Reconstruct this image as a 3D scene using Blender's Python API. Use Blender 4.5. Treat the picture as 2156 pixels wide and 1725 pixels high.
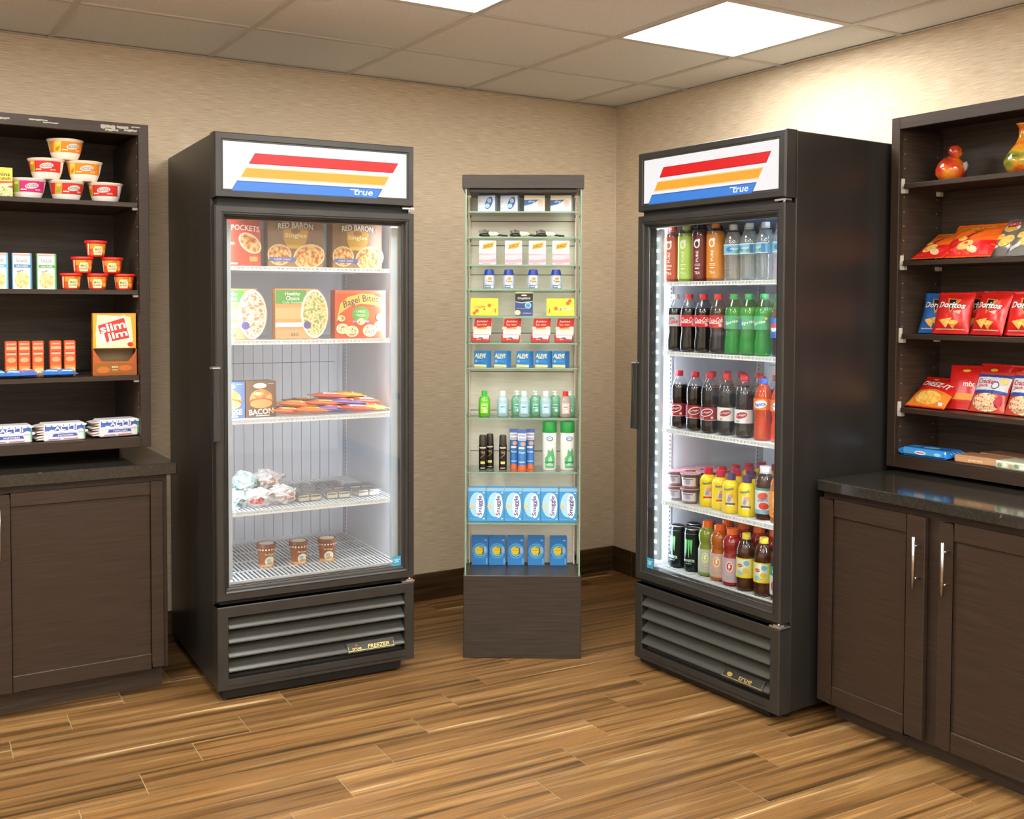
import bpy, bmesh, math, random
from mathutils import Vector, Matrix
from mathutils.geometry import tessellate_polygon
R = math.radians
random.seed(7)
for o in list(bpy.data.objects): bpy.data.objects.remove(o)
SC = bpy.context.scene
COL = SC.collection

# ------------------------------------------------------------------ camera, world, exposure
yaw, pit, rol = R(31.4084), R(-2.1055), R(0.1681)
fw = Vector((math.sin(yaw)*math.cos(pit), math.cos(yaw)*math.cos(pit), math.sin(pit)))
rt = Vector((math.cos(yaw), -math.sin(yaw), 0)); up = rt.cross(fw)
r2 = rt*math.cos(rol) + up*math.sin(rol); u2 = up*math.cos(rol) - rt*math.sin(rol)
cam_d = bpy.data.cameras.new('camera'); cam = bpy.data.objects.new('camera', cam_d); COL.objects.link(cam)
M4 = Matrix.Identity(4)
for i in range(3):
    M4[i][0], M4[i][1], M4[i][2] = r2[i], u2[i], -fw[i]
M4.translation = Vector((-3.416, -4.3979, 1.4127))
cam.matrix_world = M4
cam_d.sensor_width = 36; cam_d.lens = 36*2209.48/2156
cam_d.shift_x = 33.2/2156; cam_d.shift_y = -142.43/2156
cam_d.clip_start = .05
SC.camera = cam
SC.view_settings.view_transform = 'Standard'; SC.view_settings.look = 'None'
SC.view_settings.gamma = 1; SC.view_settings.use_curve_mapping = False
SC.view_settings.exposure = 0.5
SC.cycles.transparent_max_bounces = 32; SC.cycles.max_bounces = 10
SC.cycles.sample_clamp_indirect = 6
W = bpy.data.worlds.new('world'); SC.world = W; W.use_nodes = True
W.node_tree.nodes['Background'].inputs[0].default_value = (.9, .85, .78, 1)
W.node_tree.nodes['Background'].inputs[1].default_value = .3
PANEL_POWER = 16.0      # ceiling light panels
FREEZER_LED = 26; COOLER_LED = 38

# ------------------------------------------------------------------ colour and material helpers
def lin(h):
    if not isinstance(h, str): return h
    h = h.lstrip('#'); c = [int(h[i:i+2], 16)/255 for i in (0, 2, 4)]
    return tuple((x/12.92 if x <= .04045 else ((x+.055)/1.055)**2.4) for x in c)
MATS = {}
def base(name):
    m = bpy.data.materials.new(name); m.use_nodes = True; nt = m.node_tree
    for n in list(nt.nodes): nt.nodes.remove(n)
    out = nt.nodes.new('ShaderNodeOutputMaterial'); return m, nt, out
def N(nt, t, **k):
    n = nt.nodes.new('ShaderNode'+t)
    for a, b in k.items():
        if a.startswith('i_'):
            key = a[2:]; key = int(key) if key.isdigit() else key.replace('_', ' ')
            n.inputs[key].default_value = b
        else: setattr(n, a, b)
    return n
def L(nt, a, b, i=0, j=0):
    nt.links.new(a.outputs[i], b.inputs[j])
def rgba(c): return (*lin(c), 1)
def plain(c, rough=.45, metal=0, spec=.5, em=0, var=.04, key=None):
    k = key or ('p', c, rough, metal, spec, em, var)
    if k in MATS: return MATS[k]
    m, nt, out = base('paint_'+(c if isinstance(c, str) else 'mix'))
    p = N(nt, 'BsdfPrincipled', i_Roughness=rough, i_Metallic=metal)
    p.inputs['Specular IOR Level'].default_value = spec
    tc = N(nt, 'TexCoord'); no = N(nt, 'TexNoise', i_Scale=35.0, i_Detail=2.0)
    L(nt, tc, no, 3, 0)
    hs = N(nt, 'HueSaturation'); hs.inputs['Color'].default_value = rgba(c)
    mr = N(nt, 'MapRange'); mr.inputs[3].default_value = 1-var; mr.inputs[4].default_value = 1+var
    L(nt, no, mr, 0, 0); L(nt, mr, hs, 0, 2); L(nt, hs, p, 0, 0)
    if em:
        p.inputs['Emission Color'].default_value = rgba(c); p.inputs['Emission Strength'].default_value = em
    L(nt, p, out); MATS[k] = m; return m
def glassy(c='#ffffff', tint=1.0, body=0.0, bodyc=None, rough=.03, bump=0.0, bscale=60, refl=1.0):
    k = ('g', c, tint, body, bodyc, rough, bump, bscale, refl)
    if k in MATS: return MATS[k]
    m, nt, out = base('clear_'+c)
    tr = N(nt, 'BsdfTransparent'); tr.inputs[0].default_value = rgba(c)
    gl = N(nt, 'BsdfGlossy', i_Roughness=rough)
    ge = N(nt, 'NewGeometry'); fr = N(nt, 'VectorMath', operation='DOT_PRODUCT')
    L(nt, ge, fr, 1, 0); L(nt, ge, fr, 4, 1)
    ab = N(nt, 'Math', operation='ABSOLUTE'); L(nt, fr, ab, 1, 0)
    on = N(nt, 'Math', operation='SUBTRACT'); on.inputs[0].default_value = 1; L(nt, ab, on, 0, 1)
    pw = N(nt, 'Math', operation='POWER'); L(nt, on, pw); pw.inputs[1].default_value = 5
    mu = N(nt, 'Math', operation='MULTIPLY_ADD'); mu.inputs[1].default_value = .96*refl; mu.inputs[2].default_value = .04*refl; mu.use_clamp = True
    L(nt, pw, mu)
    if bump:
        tc = N(nt, 'TexCoord'); no = N(nt, 'TexNoise', i_Scale=float(bscale), i_Detail=2.0); L(nt, tc, no, 3, 0)
        b = N(nt, 'Bump', i_Strength=bump, i_Distance=.01); L(nt, no, b, 0, 2)
        L(nt, b, gl, 0, 2); L(nt, b, fr, 0, 0)
    first = tr
    if body:
        d = N(nt, 'BsdfDiffuse'); d.inputs[0].default_value = rgba(bodyc or c)
        t2 = N(nt, 'BsdfTranslucent'); t2.inputs[0].default_value = rgba(bodyc or c)
        md = N(nt, 'MixShader', i_0=.4); L(nt, d, md, 0, 1); L(nt, t2, md, 0, 2)
        mb = N(nt, 'MixShader', i_0=body); L(nt, tr, mb, 0, 1); L(nt, md, mb, 0, 2); first = mb
    mx = N(nt, 'MixShader'); L(nt, mu, mx, 0, 0); L(nt, first, mx, 0, 1); L(nt, gl, mx, 0, 2)
    L(nt, mx, out); MATS[k] = m; return m
def ramp_mat(name, stops, scale=(1, 1, 1), nscale=5, detail=4, rough=.5, spec=.5, bump=0, rnd=0, dist=0, tex='noise', em=0, metal=0):
    if name in MATS: return MATS[name]
    m, nt, out = base(name)
    tc = N(nt, 'TexCoord'); mp = N(nt, 'Mapping'); mp.inputs['Scale'].default_value = scale
    if rnd:
        oi = N(nt, 'ObjectInfo'); ge = N(nt, 'NewGeometry')
        ad = N(nt, 'Math', operation='ADD'); L(nt, oi, ad, 5, 0); L(nt, ge, ad, 8, 1)
        ml = N(nt, 'VectorMath', operation='SCALE'); ml.inputs[0].default_value = (37, 91, 53); L(nt, ad, ml, 0, 3)
        va = N(nt, 'VectorMath', operation='ADD'); L(nt, tc, va, 3, 0); L(nt, ml, va, 0, 1); L(nt, va, mp)
    else: L(nt, tc, mp, 3, 0)
    if tex == 'noise':
        no = N(nt, 'TexNoise', i_Scale=float(nscale), i_Detail=float(detail)); no.inputs['Distortion'].default_value = dist
    else:
        no = N(nt, 'TexVoronoi', i_Scale=float(nscale))
    L(nt, mp, no)
    cr = N(nt, 'ValToRGB'); e = cr.color_ramp.elements
    while len(e) > 1: e.remove(e[-1])
    e[0].position = stops[0][0]; e[0].color = rgba(stops[0][1])
    for pz, c in stops[1:]:
        q = e.new(pz); q.color = rgba(c)
    if tex == 'noise': L(nt, no, cr, 0, 0)
    else: L(nt, no, cr, 1, 0)
    p = N(nt, 'BsdfPrincipled', i_Roughness=rough, i_Metallic=metal); p.inputs['Specular IOR Level'].default_value = spec
    if rnd:
        hs = N(nt, 'HueSaturation'); mr = N(nt, 'MapRange'); mr.inputs[3].default_value = 1-rnd; mr.inputs[4].default_value = 1+rnd
        fr = N(nt, 'Math', operation='FRACT'); L(nt, ad, fr); L(nt, fr, mr); L(nt, mr, hs, 0, 2); L(nt, cr, hs, 0, 4); L(nt, hs, p, 0, 0)
    else: L(nt, cr, p, 0, 0)
    if em:
        L(nt, cr, p, 0, p.inputs.find('Emission Color')); p.inputs['Emission Strength'].default_value = em
    if bump:
        b = N(nt, 'Bump', i_Strength=bump, i_Distance=.002); L(nt, no, b, 0, 2); L(nt, b, p, 0, p.inputs.find('Normal'))
    L(nt, p, out); MATS[name] = m; return m
def food(name, cs, sc=60):
    n = len(cs); return ramp_mat(name, [(0.28+.44*i/max(1, n-1), c) for i, c in enumerate(cs)], nscale=sc, detail=3, rough=.6)
def MT(c):
    if isinstance(c, bpy.types.Material): return c
    if c.startswith('e:'):
        if ('sign', c) not in MATS:      # translucent sign face lit from behind: mostly transmitted light, little reflection
            q = lin(c[2:]); m = plain(tuple(v*.22 for v in q), rough=.35, em=1, key=('sign', c))
            p = [n for n in m.node_tree.nodes if n.type == 'BSDF_PRINCIPLED'][0]
            p.inputs['Emission Color'].default_value = (*q, 1); p.inputs['Emission Strength'].default_value = SIGN_EM
        return MATS[('sign', c)]
    return plain(c, .4)
SIGN_EM = .52

M_wall = ramp_mat('wallpaper_grasscloth', [(.28, '#c8b192'), (.5, '#dcc9ac'), (.72, '#ecdcc4')], (6, 6, 230), 2.2, 2, .85, .2, bump=.6)
M_ceil = ramp_mat('ceiling_tile_mineral', [(.3, '#e0dedb'), (.6, '#eae9e6'), (.8, '#efeeec')], (1, 1, 1), 120, 3, .9, .2, bump=.3)
M_tbar = plain('#cfcbc2', .6)
M_wood = ramp_mat('floor_wood_look', [(.28, '#3f2d16'), (.38, '#5b4224'), (.45, '#755531'), (.51, '#8b6438'), (.56, '#735736'), (.61, '#9c7748'), (.66, '#86653d'), (.73, '#cfb287')], (.55, 19, 1), 1.7, 5, .34, .35, rnd=.16, dist=.25)
M_base = ramp_mat('baseboard_wood_look', [(.3, '#2e2112'), (.5, '#4a361e'), (.7, '#5e4728')], (1.2, 1.2, 24), 2.2, 5, .4, .4, rnd=.08)
M_grout = plain('#a89068', .9)
M_cab = ramp_mat('espresso_laminate', [(.3, '#2f241c'), (.5, '#362a21'), (.7, '#3d3026')], (2, 2, 60), 3, 4, .38, .35)
M_cabin = ramp_mat('espresso_inside', [(.3, '#3c3128'), (.5, '#463a30'), (.7, '#4e4237')], (2, 2, 50), 3, 4, .45, .3)
M_gran = ramp_mat('black_granite', [(0, '#8d887c'), (.03, '#5e594f'), (.05, '#322f29'), (.4, '#2c2924'), (.8, '#37332d')], (1, 1, 1), 150, 3, .09, .6, tex='vor')
M_blk = ramp_mat('fridge_black_steel', [(.3, '#272421'), (.6, '#2c2926'), (.8, '#302d29')], (3, 3, .6), 3, 3, .33, .5)
M_frm = ramp_mat('fridge_frame_grey', [(.3, '#2c2a27'), (.7, '#33312d')], (3, 3, 3), 3, 2, .38, .5)
M_louv = plain('#4a4944', .3, 0, .6)
M_dark = plain('#141210', .7)
M_gask = plain('#23201d', .5)
M_liner = ramp_mat('white_liner', [(.3, '#dcdde2'), (.7, '#e6e7ec')], (1, 1, 1), 4, 2, .4, .4)
M_wire = plain('#f2f3f5', .3)
M_slot = plain('#6d7078', .6)
M_chr = ramp_mat('brushed_nickel', [(.3, '#b9b4ac'), (.7, '#cfcac2')], (1, 1, 40), 5, 2, .28, .5, metal=1)
M_stand = ramp_mat('stand_laminate', [(.3, '#322b26'), (.5, '#39322c'), (.7, '#403832')], (3, 3, 60), 2, 3, .3, .4)
M_slat = ramp_mat('stand_back_laminate', [(.3, '#e6dccb'), (.7, '#f0e8da')], (4, 4, 60), 2, 4, .5, .3)
M_glass = glassy('#fbfdfc', refl=1.8)
M_glass2 = glassy('#fcfefd', refl=1.1)
M_shelfglass = glassy('#f5fbf8', refl=1.2)
M_gedge = plain('#7fa38a', .2)
M_clearp = glassy('#fafcfc', refl=1.5, bump=.2, bscale=90)
M_metalw = plain('#d9d9dc', .25, .9)

# ------------------------------------------------------------------ mesh builder
class MB:
    def __init__(s): s.v = []; s.f = []; s.m = []; s.sm = []; s.mats = []
    def mi(s, m):
        m = MT(m)
        if m not in s.mats: s.mats.append(m)
        return s.mats.index(m)
    def add(s, vs, fs, m, smooth=False):
        o = len(s.v); k = s.mi(m); s.v += [tuple(p) for p in vs]
        for f in fs: s.f.append([i+o for i in f]); s.m.append(k); s.sm.append(smooth)
        return s
    def box(s, x0, x1, y0, y1, z0, z1, m):
        vs = [(x, y, z) for x in (x0, x1) for y in (y0, y1) for z in (z0, z1)]
        return s.add(vs, [(0, 1, 3, 2), (4, 6, 7, 5), (0, 4, 5, 1), (2, 3, 7, 6), (0, 2, 6, 4), (1, 5, 7, 3)], m)
    def lathe(s, prof, seg, m, cx=0, cy=0, cz=0, smooth=True, rib=0, sq=0):
        vs = []
        for r, z in prof:
            for i in range(seg):
                a = 2*math.pi*i/seg; q = r*(1-rib*(i % 2))
                if sq:   # squarish section
                    q *= (1/max(abs(math.cos(a)), abs(math.sin(a))))*sq+(1-sq)
                vs.append((cx+q*math.cos(a), cy+q*math.sin(a), cz+z))
        n = len(prof); fs = []; k = len(vs)
        for j in range(n-1):
            for i in range(seg):
                fs.append((j*seg+i, j*seg+(i+1) % seg, (j+1)*seg+(i+1) % seg, (j+1)*seg+i))
        s.add(vs, fs, m, smooth)
        s.add(vs[:seg], [tuple(range(seg))[::-1]], m); s.add(vs[-seg:], [tuple(range(seg))], m)
        return s
    def tube(s, p0, p1, r, m, seg=8):
        p0 = Vector(p0); p1 = Vector(p1); d = (p1-p0); q = d.to_track_quat('Z', 'Y'); vs = []
        for p in (p0, p1):
            for i in range(seg):
                a = 2*math.pi*i/seg; vs.append(p+q@Vector((r*math.cos(a), r*math.sin(a), 0)))
        fs = [(i, (i+1) % seg, seg+(i+1) % seg, seg+i) for i in range(seg)]
        fs += [tuple(range(seg))[::-1], tuple(range(seg, 2*seg))]
        return s.add(vs, fs, m, True)
    def ex(s, poly, a, b, m, ax='y'):
        n = len(poly)
        if ax == 'y': vs = [(p, a, q) for p, q in poly]+[(p, b, q) for p, q in poly]
        elif ax == 'x': vs = [(a, p, q) for p, q in poly]+[(b, p, q) for p, q in poly]
        else: vs = [(p, q, a) for p, q in poly]+[(p, q, b) for p, q in poly]
        fs = [(i, (i+1) % n, n+(i+1) % n, n+i) for i in range(n)]+[tuple(range(n))[::-1], tuple(range(n, 2*n))]
        return s.add(vs, fs, m)
    def ring(s, x0, x1, z0, z1, prof, m):
        vs = []
        for d, y in prof: vs += [(x0+d, y, z0+d), (x1-d, y, z0+d), (x1-d, y, z1-d), (x0+d, y, z1-d)]
        fs = []
        for j in range(len(prof)-1):
            for i in range(4): fs.append((4*j+i, 4*j+(i+1) % 4, 4*j+4+(i+1) % 4, 4*j+4+i))
        return s.add(vs, fs, m)
    def mesh(s, name, bev=0):
        me = bpy.data.meshes.new(name); me.from_pydata(s.v, [], s.f)
        for m in s.mats: me.materials.append(m)
        me.polygons.foreach_set('material_index', s.m); me.polygons.foreach_set('use_smooth', s.sm)
        bm = bmesh.new(); bm.from_mesh(me)
        bmesh.ops.recalc_face_normals(bm, faces=bm.faces)
        if bev:
            bmesh.ops.remove_doubles(bm, verts=bm.verts, dist=1e-6)
            es = [e for e in bm.edges if len(e.link_faces) == 2 and e.calc_face_angle(0) > .5]
            bmesh.ops.bevel(bm, geom=es, offset=bev, segments=1, affect='EDGES', clamp_overlap=True)
        bm.to_mesh(me); bm.free(); me.update(); return me
def tag(o, label=None, cat=None, group=None, kind=None):
    for k, v in (('label', label), ('category', cat), ('group', group), ('kind', kind)):
        if v: o[k] = v
    return o
def obj(name, mb, parent=None, bev=0, loc=None, kind=None):
    me = mb if isinstance(mb, bpy.types.Mesh) else mb.mesh(name, bev)
    o = bpy.data.objects.new(name, me); COL.objects.link(o)
    if parent: o.parent = parent
    if loc: o.location = loc
    if kind: o['kind'] = kind
    return o
class Frame:
    def __init__(s, ox, oy, deg, k=1): s.o = Vector((ox, oy, 0)); s.a = R(deg); s.k = k
    def w(s, x, y, z):
        x *= s.k; y *= s.k; z = 1.4127+(z-1.4127)*s.k
        c, q = math.cos(s.a), math.sin(s.a); return Vector((s.o.x+x*c-y*q, s.o.y+x*q+y*c, z))
WORLD = Frame(0, 0, 0)
FZ = Frame(-2.3528, -.7917, -2.7629, 1.03); CO = Frame(-.8302, -1.2090, -87.5631, 1.035)
SL = Frame(-2.4974, -.4665, 0); SR = Frame(-.2726, -1.9331, -90)
CL = Frame(-2.4307, -.5688, 0); CR = Frame(-.6497, -1.9523, -90)
ST = Frame(-1.373, -.8059, -32.28)
def thing(name, label, cat, fr, x, y, z, rz=0, group=None, tilt=0):
    o = bpy.data.objects.new(name, None); COL.objects.link(o); o.empty_display_size = .05
    o.location = fr.w(x, y, z); o.rotation_euler = (R(tilt), 0, fr.a+R(rz))
    if fr.k != 1: o.scale = (fr.k,)*3
    return tag(o, label, cat, group)
def dup(src, label, fr, x, y, z, rz=0, group=None, tilt=0):
    def cp(o, par):
        c = o.copy(); COL.objects.link(c)
        if par: c.parent = par
        for ch in list(o.children): cp(ch, c)
        return c
    c = cp(src, None); c.location = fr.w(x, y, z); c.rotation_euler = (R(tilt), 0, fr.a+R(rz)); c['label'] = label; c.scale = (fr.k,)*3
    if group: c['group'] = group
    return c

# ------------------------------------------------------------------ flat print (lettering and pictures cut as thin shapes)
TXT = {}
def text_tris(t, bold):
    k = (t, bold)
    if k not in TXT:
        c = bpy.data.curves.new('lettering', 'FONT'); c.body = t; c.size = 1; c.offset = bold; c.resolution_u = 2
        o = bpy.data.objects.new('lettering', c); COL.objects.link(o)
        me = bpy.data.meshes.new_from_object(o)
        vs = [(v.co.x, v.co.y) for v in me.vertices]; fs = [tuple(p.vertices) for p in me.polygons]
        bpy.data.objects.remove(o); bpy.data.curves.remove(c); bpy.data.meshes.remove(me)
        xs = [v[0] for v in vs] or [0, 1]; ys = [v[1] for v in vs] or [0, 1]
        x0, x1, y0, y1 = min(xs), max(xs), min(ys), max(ys)
        TXT[k] = ([(x-(x0+x1)/2, y-(y0+y1)/2) for x, y in vs], fs, x1-x0, y1-y0)
    return TXT[k]
class Art:
    EPS = .00022
    def __init__(s): s.v = []; s.f = []; s.m = []; s.n = 0
    def add(s, vs, fs, c):
        s.n += 1; o = len(s.v); s.v += [(x, z, s.n) for x, z in vs]
        for f in fs: s.f.append([i+o for i in f]); s.m.append(c)
        return s
    def poly(s, pts, c):
        fs = tessellate_polygon([[Vector((x, z, 0)) for x, z in pts]]); return s.add(pts, fs, c)
    def rect(s, x0, x1, z0, z1, c): return s.add([(x0, z0), (x1, z0), (x1, z1), (x0, z1)], [(0, 1, 2, 3)], c)
    def ell(s, cx, cz, rx, rz, c, n=16, rot=0, a0=0, a1=360):
        q = R(rot); pts = []
        full = a1-a0 >= 360
        for i in range(n if full else n+1):
            a = R(a0+(a1-a0)*i/n); x, z = rx*math.cos(a), rz*math.sin(a)
            pts.append((cx+x*math.cos(q)-z*math.sin(q), cz+x*math.sin(q)+z*math.cos(q)))
        return s.add(pts, [tuple(range(len(pts)))], c)
    def text(s, t, cx, cz, w, h, c, bold=.02, rot=0, shear=0, arc=0, halo=None, hw=.05):
        if halo:
            s._text(t, cx, cz, w, h, halo, bold+hw, rot, shear, arc)
        return s._text(t, cx, cz, w, h, c, bold, rot, shear, arc)
    def _text(s, t, cx, cz, w, h, c, bold, rot, shear, arc):
        vs, fs, tw, th = text_tris(t, bold*.5); base = text_tris(t, .02)
        sx = w/max(base[2], 1e-3); sz = h/max(base[3], 1e-3); q = R(rot); out = []
        for x, y in vs:
            X = x*sx+shear*y*sz; Z = y*sz-arc*(x*sx/(w/2))**2
            out.append((cx+X*math.cos(q)-Z*math.sin(q), cz+X*math.sin(q)+Z*math.cos(q)))
        return s.add(out, fs, c)
    def build(s, name, fn, parent, cx=(), cz=()):
        me = bpy.data.meshes.new(name); me.from_pydata([(x, z, l*1.0) for x, z, l in s.v], [], s.f)
        mats = []; idx = []
        for c in s.m:
            m = MT(c)
            if m not in mats: mats.append(m)
            idx.append(mats.index(m))
        for m in mats: me.materials.append(m)
        me.polygons.foreach_set('material_index', idx)
        bm = bmesh.new(); bm.from_mesh(me)
        for a in cx: bmesh.ops.bisect_plane(bm, geom=bm.verts[:]+bm.edges[:]+bm.faces[:], plane_co=(a, 0, 0), plane_no=(1, 0, 0))
        for a in cz: bmesh.ops.bisect_plane(bm, geom=bm.verts[:]+bm.edges[:]+bm.faces[:], plane_co=(0, a, 0), plane_no=(0, 1, 0))
        for v in bm.verts:
            v.co = Vector(fn(v.co.x, v.co.y, v.co.z*s.EPS))
        bm.to_mesh(me); bm.free()
        return obj(name, me, parent)
def flat(y): return lambda x, z, l: (x, y-l, z)
def cyl(r, cz=None):
    def f(x, z, l):
        q = (r(z) if callable(r) else r)+l+.0002; a = x/q; return (q*math.sin(a), -q*math.cos(a), z)
    return f
def cuts(a, b, n): return [a+(b-a)*i/n for i in range(1, n)]

ORD = ['first', 'second', 'third', 'fourth', 'fifth', 'sixth', 'seventh', 'eighth', 'ninth', 'tenth']
# ------------------------------------------------------------------ ROOM
HC = 2.4347; RX, RY = -6.3, -6.9
def struct(name, mb, bev=0): return tag(obj(name, mb, None, bev), kind='structure')
struct('wall_back', MB().box(RX, .1, 0, .1, 0, HC+.1, M_wall))
struct('wall_right', MB().box(0, .1, RY, 0, 0, HC+.1, M_wall))
struct('wall_front', MB().box(RX, .1, RY-.1, RY, 0, HC+.1, plain('#f0ede8', .8)))
struct('wall_left', MB().box(RX-.1, RX, RY, .1, 0, HC+.1, plain('#f0ede8', .8)))
floor = struct('floor', MB().box(RX, 0, RY, 0, -.06, -.0010, M_grout))
th = R(-2.2); PW, PL, PO, PS, PH = .149, .89, -.038, .19, -.065
stuff_p = MB()
def clip(poly, fn):
    out = []
    for i in range(len(poly)):
        a, b = poly[i], poly[(i+1) % len(poly)]; fa, fb = fn(a), fn(b)
        if fa >= 0: out.append(a)
        if fa*fb < 0:
            t = fa/(fa-fb); out.append((a[0]+(b[0]-a[0])*t, a[1]+(b[1]-a[1])*t))
    return out
for k in range(-50, 3):
    yc = PO+k*PW; x00 = PH+k*PS
    for n in range(-60, 60):
        xa = x00+n*PL
        if xa > .6 or xa+PL < RX-.6: continue
        g = .0016
        q = [(xa+g, yc-PW/2+g), (xa+PL-g, yc-PW/2+g), (xa+PL-g, yc+PW/2-g), (xa+g, yc+PW/2-g)]
        wq = [(x*math.cos(th)-y*math.sin(th), x*math.sin(th)+y*math.cos(th)) for x, y in q]
        for fn in (lambda p: -p[0]-.001, lambda p: p[0]-RX-.001, lambda p: -p[1]-.001, lambda p: p[1]-RY-.001):
            wq = clip(wq, fn)
            if len(wq) < 3: break
        if len(wq) < 3: continue
        cx = sum(p[0] for p in wq)/len(wq); cy = sum(p[1] for p in wq)/len(wq)
        if cx > -3.9 and cy > -3.3:
            loc = [((x-cx)*math.cos(-th)-(y-cy)*math.sin(-th), (x-cx)*math.sin(-th)+(y-cy)*math.cos(-th)) for x, y in wq]
            p = obj('plank', MB().ex(loc, -.01, random.uniform(0, .0004), M_wood, 'z'), floor, 0, (cx, cy, 0)); p.rotation_euler = (0, 0, th)
        else: stuff_p.ex(wq, -.01, 0, M_wood, 'z')
obj('plank', stuff_p, floor, kind='stuff')

# baseboards of dark wood-look tile
def baseboard(name, fr, x0, x1, seams):
    e = tag(bpy.data.objects.new(name, None), kind='structure'); COL.objects.link(e); e.location = fr.w(0, 0, 0); e.rotation_euler = (0, 0, fr.a)
    xs = [x0]+seams+[x1]
    for a, b in zip(xs, xs[1:]): obj('tile', MB().box(a+.0015, b-.0015, -.011, -.0005, .001, .129, M_base), e, .001)
    obj('grout', MB().box(x0, x1, -.009, 0, .0005, .1275, M_grout), e)
baseboard('baseboard_back', WORLD, -6.2, -.012, [-5.3, -4.4, -3.5, -2.6, -1.7, -.8])
baseboard('baseboard_right', Frame(0, 0, -90), .001, 6.8, [.17, 1.06, 1.95, 2.84, 3.7, 4.6, 5.5])

# ceiling: slab, T-bars, mineral tiles, light panels
ceil = struct('ceiling', MB().box(RX, .0, RY, 0, HC+.02, HC+.1, M_tbar))
gx = [-.285-.6175*i for i in range(0, 10)]; gy = [-.55-.605*i for i in range(0, 11)]
gx = [x for x in gx if x > RX]; gy = [y for y in gy if y > RY]
tb = MB()
for x in gx: tb.box(x-.011, x+.011, RY, 0, HC-.001, HC+.012, M_tbar)
for y in gy: tb.box(RX, 0, y-.011, y+.011, HC-.0012, HC+.012, M_tbar)
obj('grid_bar', tb, ceil, kind='stuff')
X = [0]+gx+[RX]; Y = [0]+gy+[RY]
LIGHTS = {(1, 2), (3, 2), (1, 5), (3, 5), (5, 2), (5, 5), (7, 2), (7, 5), (1, 8), (3, 7), (5, 7), (7, 8), (9, 3), (9, 6), (2, 9), (5, 9)}  # panels after the first two are unseen, added to raise the ambient light
tcache = {}
M_em = plain('#fffdf8', .5, em=PANEL_POWER, key='panel_light')
for i in range(len(X)-1):
    for j in range(len(Y)-1):
        x0, x1, y0, y1 = X[i+1], X[i], Y[j+1], Y[j]
        a, b = x1-x0-.014, y1-y0-.014
        if a < .02 or b < .02: continue
        c = ((x0+x1)/2, (y0+y1)/2, HC+.004)
        if (i, j) in LIGHTS: continue
        k = (round(a, 3), round(b, 3))
        if k not in tcache: tcache[k] = MB().box(-a/2, a/2, -b/2, b/2, 0, .014, M_ceil).mesh('ceiling_tile', .002)
        t = obj('ceiling_tile', tcache[k], ceil, 0, c)
        if random.random() < .3: t.rotation_euler = (0, 0, math.pi)
LIGHTS = {k for k in LIGHTS if k[0]+1 < len(X) and k[1]+1 < len(Y)}
for n, (i, j) in enumerate(sorted(LIGHTS)):
    x0, x1, y0, y1 = X[i+1], X[i], Y[j+1], Y[j]; w, d = (x1-x0)/2-.008, (y1-y0)/2-.008
    lab = {(1, 2): 'square lit ceiling panel nearest the room corner, above the drinks cooler', (3, 2): 'square lit ceiling panel cut off by the top edge, above the freezer'}.get((i, j), f'added unseen lit ceiling panel, {ORD[j]} tile row and {ORD[i]} column from the corner')
    t = thing('ceiling_light', lab, 'ceiling light', WORLD, (x0+x1)/2, (y0+y1)/2, HC, 0, 'lit ceiling panels')
    f = MB(); f.ring(-w, w, -d, d, [(0, 0), (.012, 0), (.016, .006)], '#e9e6df')
    f.v = [(x, z, y-.001) for x, y, z in f.v]; obj('frame', f, t)
    obj('diffuser', MB().box(-w+.015, w-.015, -d+.015, d-.015, .004, .010, M_em), t)
struct('trim_1', MB().box(RX, 0, -.014, -.001, HC-.003, HC+.0, M_tbar).box(RX, 0, -.016, -.001, HC-.0035, HC-.0018, M_tbar))
struct('trim_3', MB().box(-.004, 0, -.004, 0, .13, HC, plain('#e2d6c0', .6)))
struct('trim_2', MB().box(-.014, -.001, RY, -.017, HC-.0031, HC+.0, M_tbar))

# ------------------------------------------------------------------ REFRIGERATORS
def stripes(a, x0, z0, sx, sz):
    def par(p, c, edge):
        q = [(x0+x*sx, z0+z*sz) for x, z in p]; a.poly(q, edge)
        (ax, az), (bx, bz), (cx, cz), (dx, dz) = q; t = .0035
        a.poly([(ax+t*.4, az-t), (bx-t*1.4, bz-t), (cx-t*.4, cz+t), (dx+t*1.4, dz+t)], c)
    par([(.109, .148), (.640, .148), (.618, .112), (.087, .112)], 'e:#e8161b', 'e:#b5252c')
    par([(.078, .100), (.607, .100), (.585, .064), (.056, .064)], 'e:#f3ac34', 'e:#f6d9a0')
    par([(.047, .054), (.577, .054), (.555, .018), (.025, .018)], 'e:#3f86e0', 'e:#2c62b5')
    w, h = 1, 1
    a.text('true', x0+.503*sx, z0+.037*sz, .074*sx, .020, 'e:#f4f8ff', .03, 0, .25)
    a.rect(x0+.452*sx, x0+.486*sx, z0+.044*sz, z0+.047*sz, 'e:#f4f8ff')
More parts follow.
